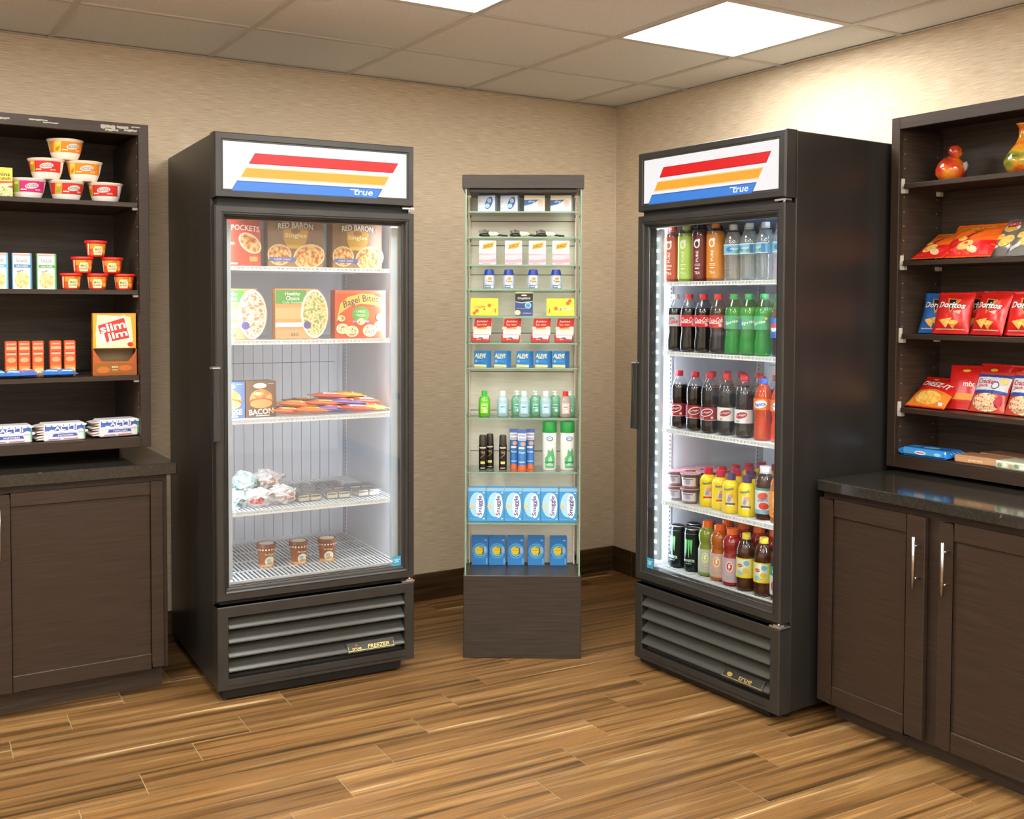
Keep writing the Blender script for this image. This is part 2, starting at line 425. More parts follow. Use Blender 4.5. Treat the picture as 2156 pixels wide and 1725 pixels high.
def wire_shelf(par, x0, x1, y0, y1, z):
    s = MB(); n = int((x1-x0)/.0158)
    for i in range(0, n+1):
        x = x0+(x1-x0)*i/n; s.box(x-.0026, x+.0026, y0+.002, y1, z-.0045, z-.0003, M_wire)
    for y in (y0+.14, y0+.28, y0+.42, y1-.004): s.box(x0, x1, y-.002, y+.002, z-.008, z-.0035, M_wire)
    s.box(x0, x1, y0-.002, y0+.002, z-.004, z, M_wire).box(x0, x1, y0-.003, y0+.001, z-.016, z-.011, M_wire)
    s.box(x0, x1, y0+.004, y0+.005, z-.015, z-.002, M_wire)
    for i in range(n*1+1):
        x = x0+(x1-x0)*i/n; s.box(x-.0026, x+.0026, y0-.002, y0+.001, z-.013, z-.002, M_wire)
    s.box(x0-.004, x0, y0, y1, z-.010, z, M_wire).box(x1, x1+.004, y0, y1, z-.010, z, M_wire)
    return obj('wire_shelf', s, par)
def fridge(kind, fr, w, ztop, zh, zd, zg, zb, depth, shelves, label, hinge_right=True):
    t = thing(kind, label, 'freezer' if kind == 'glass_door_freezer' else 'cooler', fr, 0, 0, 0)
    yi, yb = .062, .655; FLZ = 1.4127-1.4127/fr.k
    c = MB()
    c.box(0, .032, .055, depth, zb, ztop-.002, M_blk).box(w-.032, w, .055, depth, zb, ztop-.002, M_blk)
    c.box(.032, w-.032, .03, depth, ztop-.03, ztop-.002, M_blk).box(.032, w-.032, depth-.02, depth, zb, ztop-.03, M_blk)
    c.box(.032, w-.032, .058, depth-.02, zb, zb+.03, M_blk)
    obj('cabinet', c, t, .003)
    lz0, lz1 = shelves[-1]-.03, zd-.03
    l = MB()
    l.box(.032, .036, yi, yb, lz0, lz1, M_liner).box(w-.036, w-.032, yi, yb, lz0, lz1, M_liner)
    l.box(.036, w-.036, yb, yb+.004, lz0, lz1, M_liner).box(.032, w-.032, yi, yb, lz0-.004, lz0, M_liner)
    l.box(.032, w-.032, yi, yb, lz1, lz1+.004, M_liner)
    obj('liner', l, t)
    obj('dark_floor_pan', MB().box(.04, w-.04, yi+.01, yb-.01, lz0+.0005, lz0+.003, plain('#6f757e', .35)), t)  # grey floor put in to darken the gaps between the shelf wires
    g = MB(); x = .07
    while x < w-.08:
        g.box(x, x+.038, yb-.006, yb, shelves[-1]+.01, 1.24, M_liner); x += .040
    g.box(.07, w-.075, yb-.006, yb, 1.245, lz1-.02, M_liner)
    g.box(.07, w-.075, yb-.0062, yb-.0058, .935, .938, M_slot).box(.07, w-.075, yb-.0062, yb-.0058, 1.165, 1.168, M_slot)
    obj('back_panel', g, t, .001)
    for xx, s in ((.036, 1), (w-.036, -1)):
        for yy in (yi+.075, yb-.035):
            p = MB(); a, b = sorted((xx, xx+s*.003)); p.box(a, b, yy-.008, yy+.008, lz0+.01, lz1-.01, M_liner)
            zz = lz0+.02
            while zz < lz1-.02:
                a, b = sorted((xx+s*.0028, xx+s*.0034)); p.box(a, b, yy-.003, yy+.003, zz, zz+.006, M_slot); zz += .016
            obj('shelf_standard', p, t)
    for z in shelves: wire_shelf(t, .041, w-.041, .074, yb-.02, z)
    # header with lit sign
    h = MB(); h.ring(0, w, zh, ztop, [(0, .055), (0, .008), (.004, 0), (.022, 0), (.024, .003), (.029, .003), (.031, .007)], M_frm)
    h.box(.0, w, .05, .056, zh, ztop, M_blk).box(.004, w-.004, .012, .05, zh, zh+.012, M_frm)
    hd = obj('header', h, t)
    sg = obj('sign_panel', MB().box(.03, w-.03, .004, .010, zh+.028, ztop-.028, 'e:#f3f2f6'), hd)
    a = Art(); stripes(a, .03, zh+.004, (w-.06)/.672, (ztop-zh)/.215); a.build('sign_print', flat(.0036), hd)
    # dark boxes standing in for the shade in the gaps above and below the door
    obj('gap_shade', MB().box(.012, w-.012, .02, .05, zd, zh, M_dark), t)
    obj('gap_shade', MB().box(.012, w-.012, .022, .056, zg+.004, zg+.035, M_dark), t)
    # door
    d = MB(); z0, z1 = zg+.018, zd
    d.ring(0, w, z0, z1, [(0, .052), (0, .005), (.004, 0), (.022, 0), (.0235, .003), (.027, .003), (.0285, .0), (.033, .004), (.036, .018), (.043, .021), (.045, .05), (.0, .052)], M_frm)
    dr = obj('door', d, t)
    gk = MB(); gk.ring(.038, w-.038, z0+.038, z1-.038, [(0, .022), (.006, .020), (.006, .05), (0, .05)], M_gask); obj('gasket', gk, dr)
    gl = MB(); gl.ring(.0435, w-.0435, z0+.0435, z1-.0435, [(0, .0205), (.0018, .0195), (.0022, .0205)], M_metalw); obj('glazing_bead', gl, dr)
    obj('glass_pane', MB().box(.044, w-.044, .0215, .0255, z0+.044, z1-.044, M_glass if hinge_right and kind == 'glass_door_freezer' else M_glass2), dr)
    hx = -.004 if hinge_right else w-.012
    hb = MB().box(hx-.010, hx+.016, -.012, .02, .944, 1.190, M_frm).box(hx-.012, hx+.018, -.014, .02, 1.188, 1.196, '#a9a49a').box(hx-.010, hx-.004, -.012, .045, .944, 1.19, M_dark)
    obj('handle', hb, dr, .002)
    # grille
    k = MB(); k.ring(0, w, zb, zg, [(0, .056), (0, .004), (.003, 0), (.036, 0), (.038, .004), (.038, .05)], M_frm)
    k.box(.036, w-.036, .05, .056, zb, zg, M_dark); k.box(.0, w, .004, .056, zg-.004, zg, M_frm)
    gr = obj('grille', k, t); zl0, zl1 = zb+.012, zg-.030; n = 5; p = (zl1-zl0)/n
    for i in range(n):
        q = zl0+i*p
        obj('louver', MB().ex([(.038, q+.034), (.040, q+.032), (.005, q), (.001, q), (0, q+.001), (0, q+.005), (.010, q+.013)], .039, w-.039, M_louv, 'x'), gr)
    bz = zl0+p*1.02; bx = w*.64
    b = MB().ex([(-.003, bz-.002), (-.001, bz-.002), (.018, bz+.026), (.016, bz+.029)], bx, bx+.185, '#2c2a22', 'x')
    bd = obj('name_plate', b, gr)
    pl = Art(); gold = plain('#cdb66a', .3, .6)
    sl = lambda x, z, l: (x, -.0006+.019*(z/.03)-l-.003, bz+.0+z*.93)
    pl.rect(bx+.004, bx+.181, .003, .0045, gold).rect(bx+.004, bx+.005, .003, .02, gold).rect(bx+.18, bx+.181, .003, .02, gold)
    if kind == 'glass_door_freezer':
        pl.rect(bx+.03, bx+.042, .019, .025, '#b3372c'); pl.text('true', bx+.036, .011, .036, .009, gold, .02, 0, .2); pl.text('FREEZER', bx+.122, .013, .085, .012, gold, .02, 0, .25)
    else:
        pl.ell(bx+.035, .014, .012, .007, gold); pl.text('true', bx+.105, .014, .06, .014, gold, .03, 0, .3)
    pl.build('plate_lettering', sl, bd)
    # hinges
    hx0 = w-.035 if hinge_right else w-.03
    hg = MB()
    hg.box(hx0-.01, w+.002, .004, .03, zh-.010, zh-.004, M_metalw).tube((w-.014, .015, zd-.004), (w-.014, .015, zh), .005, M_metalw)
    obj('hinge', hg, t)
    hg = MB(); hg.box(hx0-.012, w+.003, .004, .05, zg+.001, zg+.006, M_metalw).tube((w-.014, .015, zg), (w-.014, .015, zg+.02), .006, M_metalw).box(w-.03, w-.006, .006, .03, zg+.006, zg+.012, M_metalw)
    obj('hinge', hg, t)
    # plinth, feet
    obj('plinth', MB().ex([(.010, zb+.001), (.016, FLZ+.012), (depth-.03, FLZ+.012), (depth-.03, zb+.002)], .02, w-.05, M_dark, 'x'), t)
    for xx in (.05, w-.05):
        for yy in (.09, depth-.08):
            obj('foot', MB().tube((xx, yy, FLZ+.0005), (xx, yy, FLZ+.013), .018, M_dark, 14), t)
    return t
FW, KW = .7302, .6993
ZF = [1.540, 1.281, 1.004, .682, .440]; ZC = [1.494, 1.236, .948, .676, .420]
fz = fridge('glass_door_freezer', FZ, FW, 1.986, 1.7665, 1.741, .3743, .0845, .752, ZF, 'tall dark glass-door freezer holding boxed frozen meals and ice cream cups')
ck = fridge('glass_door_cooler', CO, KW, 1.971, 1.7538, 1.7376, .3602, .0778, .742, ZC, 'tall dark glass-door cooler filled with bottled soft drinks and water')
# interior light strips (lamp tubes inside the door jamb)
def strip(par, x, z0, z1, col, power, side, dots=False):
    s = MB().box(x-.009+min(0, side)*.009, x+.009+max(0, side)*.009, .058, .0735, z0, z1, plain('#cfdcea', .3))
    xs = sorted((x-side*.011, x-side*.0095)); s.box(xs[0], xs[1], .058, .096, z0, z1, plain('#cfdcea', .3))  # front lip and wall-side shield added to block glare from the lamp
    o = obj('light_strip', s, par)
    e = MB()
    if dots:
        z = z0+.02
        while z < z1: e.box(x-.005, x+.005, .0555, .0585, z, z+.012, plain(col, .4, em=1.6, key=('dot', col))); z += .042
        obj('lamp_tube', MB().box(x-.006+side*.006, x+.006+side*.006, .074, .078, z0, z1, plain(col, .5, em=power, key=('led', col, power))), o)
    else: e.box(x-.006+side*.002, x+.006+side*.002, .0740, .079, z0, z1, plain(col, .5, em=power, key=('led', col, power)))
    obj('lamp', e, o)
strip(fz, FW-.050, .45, 1.69, '#eaf2ff', FREEZER_LED, -1)
strip(fz, .050, .45, 1.69, '#eaf2ff', FREEZER_LED, 1)
strip(ck, KW-.050, .45, 1.69, '#e6f0ff', COOLER_LED, -1, True)
strip(ck, .050, .45, 1.69, '#e6f0ff', COOLER_LED, 1, True)
def sticker(par, x0, x1, z0, z1):
    o = obj('energy_sticker', MB().box(x0, x1, .0196, .0212, z0, z1, '#3f9fc4'), par)
    a = Art(); a.rect(x0+.003, x1-.003, z1-.014, z1-.011, '#d8eef6').rect(x0+.004, x1-.008, z0+.014, z0+.016, '#d8eef6').ell((x0+x1)/2, z0+.022, .008, .006, '#8fd0e6')
    a.build('sticker_print', flat(.0195), par)
sticker([c for c in fz.children if c.name.startswith('door')][0], FW-.078, FW-.046, .437, .473)
sticker([c for c in ck.children if c.name.startswith('door')][0], .046, .078, .424, .462)

# ------------------------------------------------------------------ SHELVING UNITS
def shelving(name, label, fr, s, z0, z1, zin0, zin1, shelf_z, depth, fwid, clips, dback=0):
    t = thing(name, label, 'shelving', fr, 0, 0, z0); Lx = 1.36; ds = depth+dback
    def B(m, a, b, y0, y1, c, d, mt): x0, x1 = sorted((s*a, s*b)); m.box(x0, x1, y0, y1, c-z0, d-z0, mt)
    m = MB(); B(m, 0, fwid, 0, .02, z0, z1, M_cab); obj('stile', m, t, .0015)
    m = MB(); B(m, Lx-fwid, Lx, 0, .02, z0, z1, M_cab); obj('stile', m, t, .0015)
    m = MB(); B(m, fwid, Lx-fwid, 0, .02, zin1, z1, M_cab); obj('top_rail', m, t, .0015)
    m = MB(); B(m, fwid, Lx-fwid, 0, .02, z0, zin0-.0005, M_cab); obj('bottom_rail', m, t, .0015)
    m = MB(); B(m, 0, .018, .02, ds, z0, z1, M_cab); B(m, .018, fwid, .02, depth, zin0-.02, zin1, M_cabin)
    obj('side_panel', m, t)
    m = MB(); B(m, Lx-.018, Lx, .02, ds, z0, z1, M_cab); obj('side_panel', m, t)
    m = MB(); B(m, .018, Lx-.018, .02, ds, z1-.02, z1, M_cab); obj('top_panel', m, t)
    m = MB(); B(m, fwid, Lx-.018, .02, depth-.008, zin0-.02, zin0, M_cabin); obj('bottom_panel', m, t)
    m = MB(); B(m, .018, Lx-.018, depth-.008, depth, z0, z1-.02, M_cabin); obj('back_panel', m, t)
    # strip that carries the unit on the counter, set well back
    m = MB(); B(m, .04, Lx-.04, depth-.09, depth-.03, CT, z0+.002, M_dark); obj('support_cleat', m, t)
    for z in shelf_z:
        m = MB(); B(m, fwid+(.018 if clips else .004), Lx-fwid-.004, .004, depth-.010, z-.017, z, M_cab); obj('shelf_board', m, t, .001)
    x = fwid
    if clips:
        for z in shelf_z:
            for y in (.012, depth-.045):
                m = MB(); B(m, x, x+.016, y, y+.02, z-.032, z-.017, '#cfc9bd'); B(m, x, x+.006, y, y+.014, z-.017, z+.020, '#cfc9bd'); obj('shelf_clip', m, t, .001)
    else:
        for z in shelf_z:
            m = MB(); B(m, x, x+.018, .02, .034, z-.026, z-.017, '#d9d6d0'); obj('shelf_clip', m, t, .001)
    hmb = MB(); z = z0+.09
    while z < z1-.06:
        for y in (.03, depth-.04): B(hmb, x, x+.0008, y-.0025, y+.0025, z, z+.005, '#8f8678')
        z += .0508
    obj('peg_hole', hmb, t, kind='stuff')
    return t
CT = .8343
sl = shelving('wall_shelving', 'dark brown open shelving unit beside the freezer, holding noodle bowls and popcorn', SL, -1, .884, 2.055, .921, 2.015, [1.773, 1.457, 1.147], .446, .036, False)
CT = .8215
sr = shelving('wall_shelving', 'dark brown open shelving unit beside the drinks cooler, holding chip bags and ornaments', SR, 1, .836, 2.070, .881, 2.028, [1.836, 1.566, 1.309, 1.048], .252, .034, True)
# pale scuffs along the left unit's top rail
sc = Art(); random.seed(3)
for x0, z0, w, h in [(-.40, 2.040, .06, .004), (-.355, 2.033, .05, .003), (-.165, 2.036, .05, .009), (-.11, 2.039, .04, .006), (-.15, 2.026, .045, .005), (-.085, 2.030, .045, .005), (-.50, 2.036, .04, .005), (-.06, 2.043, .03, .003)]:
    pts = [(x0+w*i/6, z0+h*random.uniform(.4, 1)) for i in range(7)]+[(x0+w*(6-i)/6, z0-h*random.uniform(.2, .9)) for i in range(7)]
    sc.poly(pts, plain('#a59c8e', .5))
sc.build('paint_scuff', lambda x, z, l: (x, -.0004, z-.884), sl)['kind'] = 'stuff'

# ------------------------------------------------------------------ BASE CABINETS AND COUNTERS
def panel_door(t, x0, x1, z0, z1, px0, px1, pz0, pz1, hx, hz0, hz1, yf=.010):
    m = MB(); yb = yf+.02
    m.ring(0, 1, 0, 1, [], M_cab) if False else None
    m.box(x0, px0, yf, yb, z0, z1, M_cab).box(px1, x1, yf, yb, z0, z1, M_cab).box(px0, px1, yf, yb, z0, pz0, M_cab).box(px0, px1, yf, yb, pz1, z1, M_cab)
    d = obj('door', m, t, .0022)
    obj('panel', MB().box(px0, px1, yf+.007, yf+.014, pz0, pz1, M_cab), d)
    if hx is not None:
        h = MB(); h.tube((hx, yf-.032, hz0), (hx, yf-.032, hz1), .0058, M_chr, 12)
        for z in (hz0+.03, hz1-.03): h.tube((hx, yf-.03, z), (hx, yf, z), .004, M_chr, 10)
        obj('handle', h, d)
    return d
t = thing('base_cabinet', 'dark brown base cabinet with a panelled door beside the freezer', 'cabinet', CL, 0, 0, 0)
b = MB().box(-1.55, -.030, .030, .565, .085, .790, M_cab); obj('body', b, t, .001)
obj('toe_kick', MB().box(-1.55, -.040, .085, .56, 0.0005, .085, M_cabin), t)
panel_door(t, -.625, -.048, .092, .768, -.553, -.092, .146, .722, -.590, .552, .722)
panel_door(t, -1.21, -.632, .092, .768, -1.14, -.70, .146, .722, -.668, .552, .722)
t = thing('base_cabinet', 'dark brown base cabinet with two panelled doors beside the drinks cooler', 'cabinet', CR, 0, 0, 0)
obj('body', MB().box(.005, 1.55, .030, .645, .062, .783, M_cab), t, .001)
obj('toe_kick', MB().box(.020, 1.55, .084, .64, .0005, .062, M_cabin), t)
panel_door(t, .007, .418, .072, .762, .068, .354, .133, .705, .402, .547, .706, .004)
panel_door(t, .460, .89, .072, .762, .512, .832, .133, .708, .498, .547, .706)
panel_door(t, .93, 1.34, .072, .762, .985, 1.28, .133, .708, 1.30, .547, .706)
tag(obj('countertop', MB().box(-1.6, 0, 0, .565, .791, .834, M_gran), None, .003, CL.w(0, 0, 0)), 'polished black granite countertop beside the freezer', 'countertop')
c = obj('countertop', MB().box(0, 1.6, 0, .646, .784, .8212, M_gran), None, .003, CR.w(0, 0, 0)); c.rotation_euler = (0, 0, CR.a); c.scale = (CR.k,)*3
tag(c, 'polished speckled black granite countertop beside the drinks cooler', 'countertop')

# ------------------------------------------------------------------ GLASS DISPLAY STAND
t = thing('display_stand', 'narrow glass-sided display stand with dark base and cap in the room corner', 'display stand', ST, 0, 0, 0)
obj('base', MB().box(0, .4686, 0, .262, .001, .332, M_stand), t, .002)
obj('top_cap', MB().box(-.006, .470, -.006, .268, 1.862, 1.915, M_stand).box(.02, .445, .012, .25, 1.848, 1.862, M_stand), t, .002)
bp = MB(); gz = [.332, .505, .62, .80, .97, 1.13, 1.29, 1.46, 1.53, 1.65, 1.75, 1.848]
for a, b2 in zip(gz, gz[1:]): bp.box(.014, .452, .212, .224, a+.0015, b2-.0015, M_slat)
bp.box(.014, .452, .2165, .226, .333, 1.847, plain('#5c5448', .6))
obj('slatwall_back', bp, t)
for x in (.006, .457):
    g = MB().box(x, x+.005, .004, .21, .333, 1.862, M_shelfglass); o = obj('glass_side', g, t)
    obj('glass_edge', MB().box(x-.0006, x+.0056, .0025, .0042, .333, 1.862, M_gedge), o)
obj('corner_post', MB().box(.014, .0185, .195, .212, .333, 1.848, '#e9e2d4').box(.4475, .452, .195, .212, .333, 1.848, '#e9e2d4'), t)
ZS = [1.776, 1.676, 1.566, 1.470, 1.362, 1.257, 1.158, .958, .743, .539]
for z in ZS:
    o = obj('glass_shelf', MB().box(.016, .450, .022, .208, z-.006, z-.0004, M_shelfglass), t)
    obj('shelf_edge', MB().box(.016, .450, .0205, .0219, z-.006, z-.0004, M_gedge), o)
    obj('shelf_bracket', MB().box(.0165, .021, .19, .206, z-.012, z-.006, M_slot).box(.445, .4495, .19, .206, z-.012, z-.006, M_slot), o)
#ITEMS
# ------------------------------------------------------------------ GOODS
PROTO = {}
def put(key, build, name, label, cat, fr, x, y, z, rz=0, group=None, tilt=0):
    z += .0004
    if fr is CO: rz += 28
    if len(label.split()) > 16: print('LONG', label)
    if key in PROTO:
        o = dup(PROTO[key], label, fr, x, y, z, rz, group, tilt)
        if o.name.split('.')[0] != name: o.name = name
        return o
    t = thing(name, label, cat, fr, x, y, z, rz, group, tilt); build(t); PROTO[key] = t
    return t

# --- rigid cartons
def carton(w, h, d, side, art, top=None, bev=.0006, round_right=0):
    def f(t):
        m = MB()
        if round_right:
            pts = [(-w/2, 0), (w/2-.03, 0)]
            for i in range(9):
                a = R(-75+150*i/8); pts.append((w/2-round_right+round_right*math.cos(a), h/2+(h/2-.002)*math.sin(a)))
            pts += [(w/2-.03, h), (-w/2, h)]
            m.ex(pts, -d/2, d/2, side)
        else: m.box(-w/2, w/2, -d/2, d/2, 0, h, side)
        obj('carton', m, t, bev)
        if not round_right:
            fl = MB().box(-w/2+.001, w/2-.001, -d/2+.001, d/2-.001, h, h+.0005, side); obj('top_flap', fl, t)
        a = Art(); art(a, w, h); a.build('front_print', flat(-d/2-.0002), t)
    return f
# --- soft bags: two bulging skins between crimped end seals
def bag(w, h, t0, mat, art, seed=1, crimp=.012, back=None, wr=.0022, flatten=False):
    def f(t):
        rnd = random.Random(seed); ph = [rnd.uniform(0, 6) for _ in range(8)]
        nx, nz = 12, 14
        def surf(x, z):
            u = max(-1, min(1, 2*x/w)); v = max(0, min(1, z/h))
            e = max(0, min(1, min(z, h-z)/crimp-1.0)) if crimp else 1
            vv = max(0, min(1, (z-crimp)/(h-2*crimp))); bulge = (1-abs(u)**3.2)*(max(0, math.sin(math.pi*vv))**.55)*t0/2
            k = math.sin(ph[0]+x*190+z*40)*.5+math.sin(ph[1]+z*160-x*70)*.5+math.sin(ph[2]+(x+z)*330)*.25
            edge = math.exp(-((1-abs(u))/.18)**2)+math.exp(-(vv/.12)**2)+math.exp(-((1-vv)/.12)**2)
            pin = 1-.05*math.sin(math.pi*vv)**.7
            return x*pin, bulge+.0006+wr*k*(.35+edge)*min(1, 6*vv*(1-vv)+.05)*(1-abs(u)**6), z
        m = MB(); vs = []
        for s in (-1, 1):
            for j in range(nz+1):
                for i in range(nx+1):
                    x, b, z = surf(-w/2+w*i/nx, h*j/nz); vs.append((x, s*max(b, .0005), z+(.0015*(i % 2) if j in (0, nz) else 0)))
        fs = []; o = (nx+1)*(nz+1)
        for j in range(nz):
            for i in range(nx):
                a = j*(nx+1)+i; q = (a, a+1, a+nx+2, a+nx+1); fs.append(q); fs.append(tuple(o+k for k in q)[::-1])
        for j in range(nz):
            for i in (0, nx):
                a = j*(nx+1)+i; q = (a, a+nx+1, o+a+nx+1, o+a); fs.append(q)
        for i in range(nx):
            for j in (0, nz):
                a = j*(nx+1)+i; fs.append((a, a+1, o+a+1, o+a))
        m.add(vs, fs, mat, True); obj('bag', m, t)
        a = Art(); art(a, w, h)
        def fn(x, z, l):
            # bilinear on the same grid as the skin
            fx = (x+w/2)/w*nx; fz = z/h*nz; i = min(nx-1, max(0, int(fx))); j = min(nz-1, max(0, int(fz))); fx -= i; fz -= j
            P = [[vs[(j+b)*(nx+1)+i+a2] for a2 in (0, 1)] for b in (0, 1)]
            q = [P[0][0][k]*(1-fx)*(1-fz)+P[0][1][k]*fx*(1-fz)+P[1][0][k]*(1-fx)*fz+P[1][1][k]*fx*fz for k in range(3)]
            return (q[0], q[1]-.0005-l, q[2])
        a.build('front_print', fn, t, [-w/2+w*i/nx for i in range(1, nx)], [h*j/nz for j in range(1, nz)])
        if crimp:
            c = MB()
            for zz in (crimp*.25, crimp*.5, h-crimp*.25, h-crimp*.5): c.box(-w/2+.003, w/2-.003, -.0016, .0016, zz-.0006, zz+.0006, back or mat)
            obj('crimp_seal', c, t, kind='stuff')
    return f
def foil(c, rough=.28): return plain(c, rough, .0, .7, var=.06, key=('foil', c, rough))
# --- bottles
def pet(r, h, kind, liq, cap, capr, label, art=None, liq_top=.80, zl=(.42, .62), caph=.018, lr=None, shell=None, fill=None):
    def f(t):
        if kind == 'cola':   P = [(.62, 0), (.93, .012), (1, .05), (1, .16), (.97, .24), (.86, .36), (.93, .47), (.98, .52), (.98, .68), (.93, .74), (.72, .84), (.46, .92), (.36, .955)]
        elif kind == 'water': P = [(.7, 0), (.95, .01), (1, .05), (.94, .10), (1, .15), (.94, .20), (1, .25), (.94, .30), (1, .36), (.98, .46), (.98, .62), (1, .66), (.92, .76), (.62, .88), (.38, .945)]
        elif kind == 'sport': P = [(.86, 0), (.98, .02), (1, .06), (.97, .10), (.97, .52), (.90, .56), (.86, .60), (.96, .66), (1, .74), (.88, .83), (.60, .89), (.55, .93)]
        elif kind == 'tea':   P = [(.8, 0), (.96, .015), (1, .06), (.95, .12), (1, .20), (.97, .24), (.97, .60), (1, .64), (.97, .74), (.8, .83), (.5, .915), (.4, .955)]
        elif kind == 'core':  P = [(.86, 0), (.98, .015), (1, .04), (1, .80), (.97, .87), (.85, .93), (.6, .97), (.5, .98)]
        else:                P = [(.9, 0), (1, .02), (1, .2), (.86, .42), (.94, .60), (.98, .68), (.8, .78), (.56, .82), (.5, .84)]
        H = h-caph; prof = [(a*r, b*h*.985) for a, b in P if b*h*.985 < H+.002]
        rf = lambda z: next((prof[i][0]+(prof[i+1][0]-prof[i][0])*(z-prof[i][1])/max(1e-6, prof[i+1][1]-prof[i][1]) for i in range(len(prof)-1) if prof[i][1] <= z <= prof[i+1][1]), prof[-1][0])
        obj('bottle', MB().lathe(prof, 20, shell or M_clearp), t)
        if liq:
            zt = liq_top*h; lp = [(max(.002, a-.0012), b+.0012) for a, b in prof if b < zt-.001]+[(max(.002, rf(zt)-.0012), zt)]
            obj('drink', MB().lathe(lp, 20, liq), t)
        capm = MB().lathe([(capr*.97, h-caph), (capr, h-caph+.001), (capr, h-.002), (capr*.88, h)], 24, cap, rib=.06, smooth=False)
        capm.lathe([(capr*1.02, h-caph-.004), (capr*1.02, h-caph-.001)], 20, cap); obj('cap', capm, t)
        if label:
            z0, z1 = zl[0]*h, zl[1]*h; R0 = max(rf(z) for z in (z0, (z0+z1)/2, z1))+.0006
            if lr: R0 = lr*r
            pr = [(R0, z0)]+[(R0, z0+(z1-z0)*i/3) for i in (1, 2)]+[(R0, z1)]
            m = MB(); vs = []; seg = 24
            for rr, z in pr: vs += [(rr*math.cos(2*math.pi*i/seg), rr*math.sin(2*math.pi*i/seg), z) for i in range(seg)]
            m.add(vs, [(j*seg+i, j*seg+(i+1) % seg, (j+1)*seg+(i+1) % seg, (j+1)*seg+i) for j in range(3) for i in range(seg)], label, True)
            lb = obj('label', m, t)
            if art:
                a = Art(); art(a, R0, z0, z1); a.build('label_print', cyl(R0+.0001), t, cuts(-R0*1.6, R0*1.6, 13))
    return f
def can(r, h, mat, lid, art=None, neck=.9, seg=22):
    def f(t):
        obj('can', MB().lathe([(r*.84, 0), (r*.98, .006), (r, .012), (r, h-.014), (r*.97, h-.008), (r*neck, h-.002), (r*neck, h)], seg, mat), t)
        obj('lid', MB().lathe([(r*neck+.0008, h-.001), (r*neck+.001, h+.0015), (r*neck-.002, h+.002), (r*neck-.004, h)], seg, lid), t)
        if art: a = Art(); art(a, r, h); a.build('label_print', cyl(r), t, cuts(-r*1.6, r*1.6, 13))
    return f
FOODS = dict(
 pizza=food('food_pizza', ['#8f3a1c', '#c8602c', '#e2a75a', '#f0d49a', '#b8452a'], 70), pasta=food('food_pasta', ['#d9792f', '#e9b46a', '#f3dcae', '#7f9a3c', '#e6a04c'], 80),
 shrimp=food('food_shrimp', ['#b8482c', '#eec2a0', '#f6e7d2', '#d9774c', '#8b9a4e'], 70), bagel=food('food_bagel', ['#cf5c30', '#f0c890', '#f7e6c2', '#c9472e', '#e8a862'], 110),
 burger=food('food_burger', ['#a8602a', '#d9944e', '#edbf80', '#c87a38'], 40), chips=food('food_chips', ['#e08a20', '#f5b548', '#f9cf74', '#e89a2c'], 60),
 cracker=food('food_cracker', ['#c98f44', '#e4b878', '#f1d7a4', '#d8a05c'], 90), bake=food('food_bake', ['#2e221c', '#4a372c', '#c9b8a0', '#3a2b22', '#e9e0d2'], 45))

# ============ left shelving: noodle bowls
def bowl(c1, c2, lid='#f0c9a0', patch='#7db83a'):
    def f(t):
        rb, rt2, h = .043, .059, .066
        obj('bowl', MB().lathe([(rb*.9, 0), (rb, .004), (rb+.006, .020), (rt2, h), (rt2+.003, h+.002), (rt2+.003, h+.004)], 28, '#efe9de'), t)
        obj('lid', MB().lathe([(rt2+.0035, h+.004), (rt2+.004, h+.006), (rt2-.002, h+.0068)], 28, lid), t)
        rf = lambda z: rb+.006+(rt2-rb-.006)*(z-.020)/(h-.020)
        a = Art(); z0, z1 = .024, h-.004
        a.rect(-.085, .085, z0, z1, c1).rect(-.06, -.034, z0, z1, c2).rect(.062, .085, z0, z1, '#efe9de')
        a.poly([(-.056, z0+.006), (-.044, z0+.004), (-.036, z0+.022), (-.05, z0+.016)], patch)
        a.ell(.008, z0+.021, .024, .010, '#e9dccf', 14, 8).text('NOODLE', .008, z0+.021, .038, .011, '#7d4a6b', .03, 6).text('BOWL', .030, z0+.008, .02, .006, '#fbeedd', .02, 0)
        a.rect(-.030, -.010, z0+.006, z0+.010, '#fbe9c0').ell(-.047, z0+.03, .009, .005, '#f6d46a')
        a.build('label_print', cyl(lambda z: rf(z)+.0004), t, cuts(-.085, .085, 15))
    return f
cb = dict(red=bowl('#d3302c', '#f0a02c'), ora=bowl('#ee8a1e', '#f6cc3a', '#f3bd77', '#e8781c'), mag=bowl('#d0287a', '#8ec04a', '#e9d0c0'))
G = 'noodle bowls stacked as a pyramid'
zb = 1.773; bh = .0735
for key, x, z, rz, lab in [('mag', -.392, 0, 0, 'magenta-labelled noodle bowl, bottom row of the pyramid on the top shelf'), ('red', -.264, 0, 12, 'red-labelled noodle bowl in the middle of the pyramid\'s bottom row'), ('red', -.130, 0, -25, 'red-labelled noodle bowl at the freezer end of the pyramid\'s bottom row'),
                           ('red', -.330, 1, -15, 'red-labelled noodle bowl in the second tier of the pyramid'), ('ora', -.202, 1, -8, 'orange-labelled noodle bowl in the second tier of the pyramid'), ('ora', -.266, 2, 12, 'orange-labelled noodle bowl topping the pyramid')]:
    put(('bowl', key), cb[key], 'noodle_bowl', lab, 'noodle bowl', SL, x, .112, zb+z*bh, rz, G)
def ybox(a, w, h):
    a.rect(-w/2, w/2, 0, h, '#f2d24a').rect(-w/2, w/2, h*.32, h*.55, '#d9542c').poly([(-w/2, h*.2), (w/2, h*.42), (w/2, h*.5), (-w/2, h*.4)], '#f7e3b0')
    a.ell(.012, h*.19, .034, .022, FOODS['pasta']).text('Thins', .012, h*.78, .05, .014, '#3d3423', .03).text('crunch', .016, h*.64, .046, .012, '#3d3423', .03)
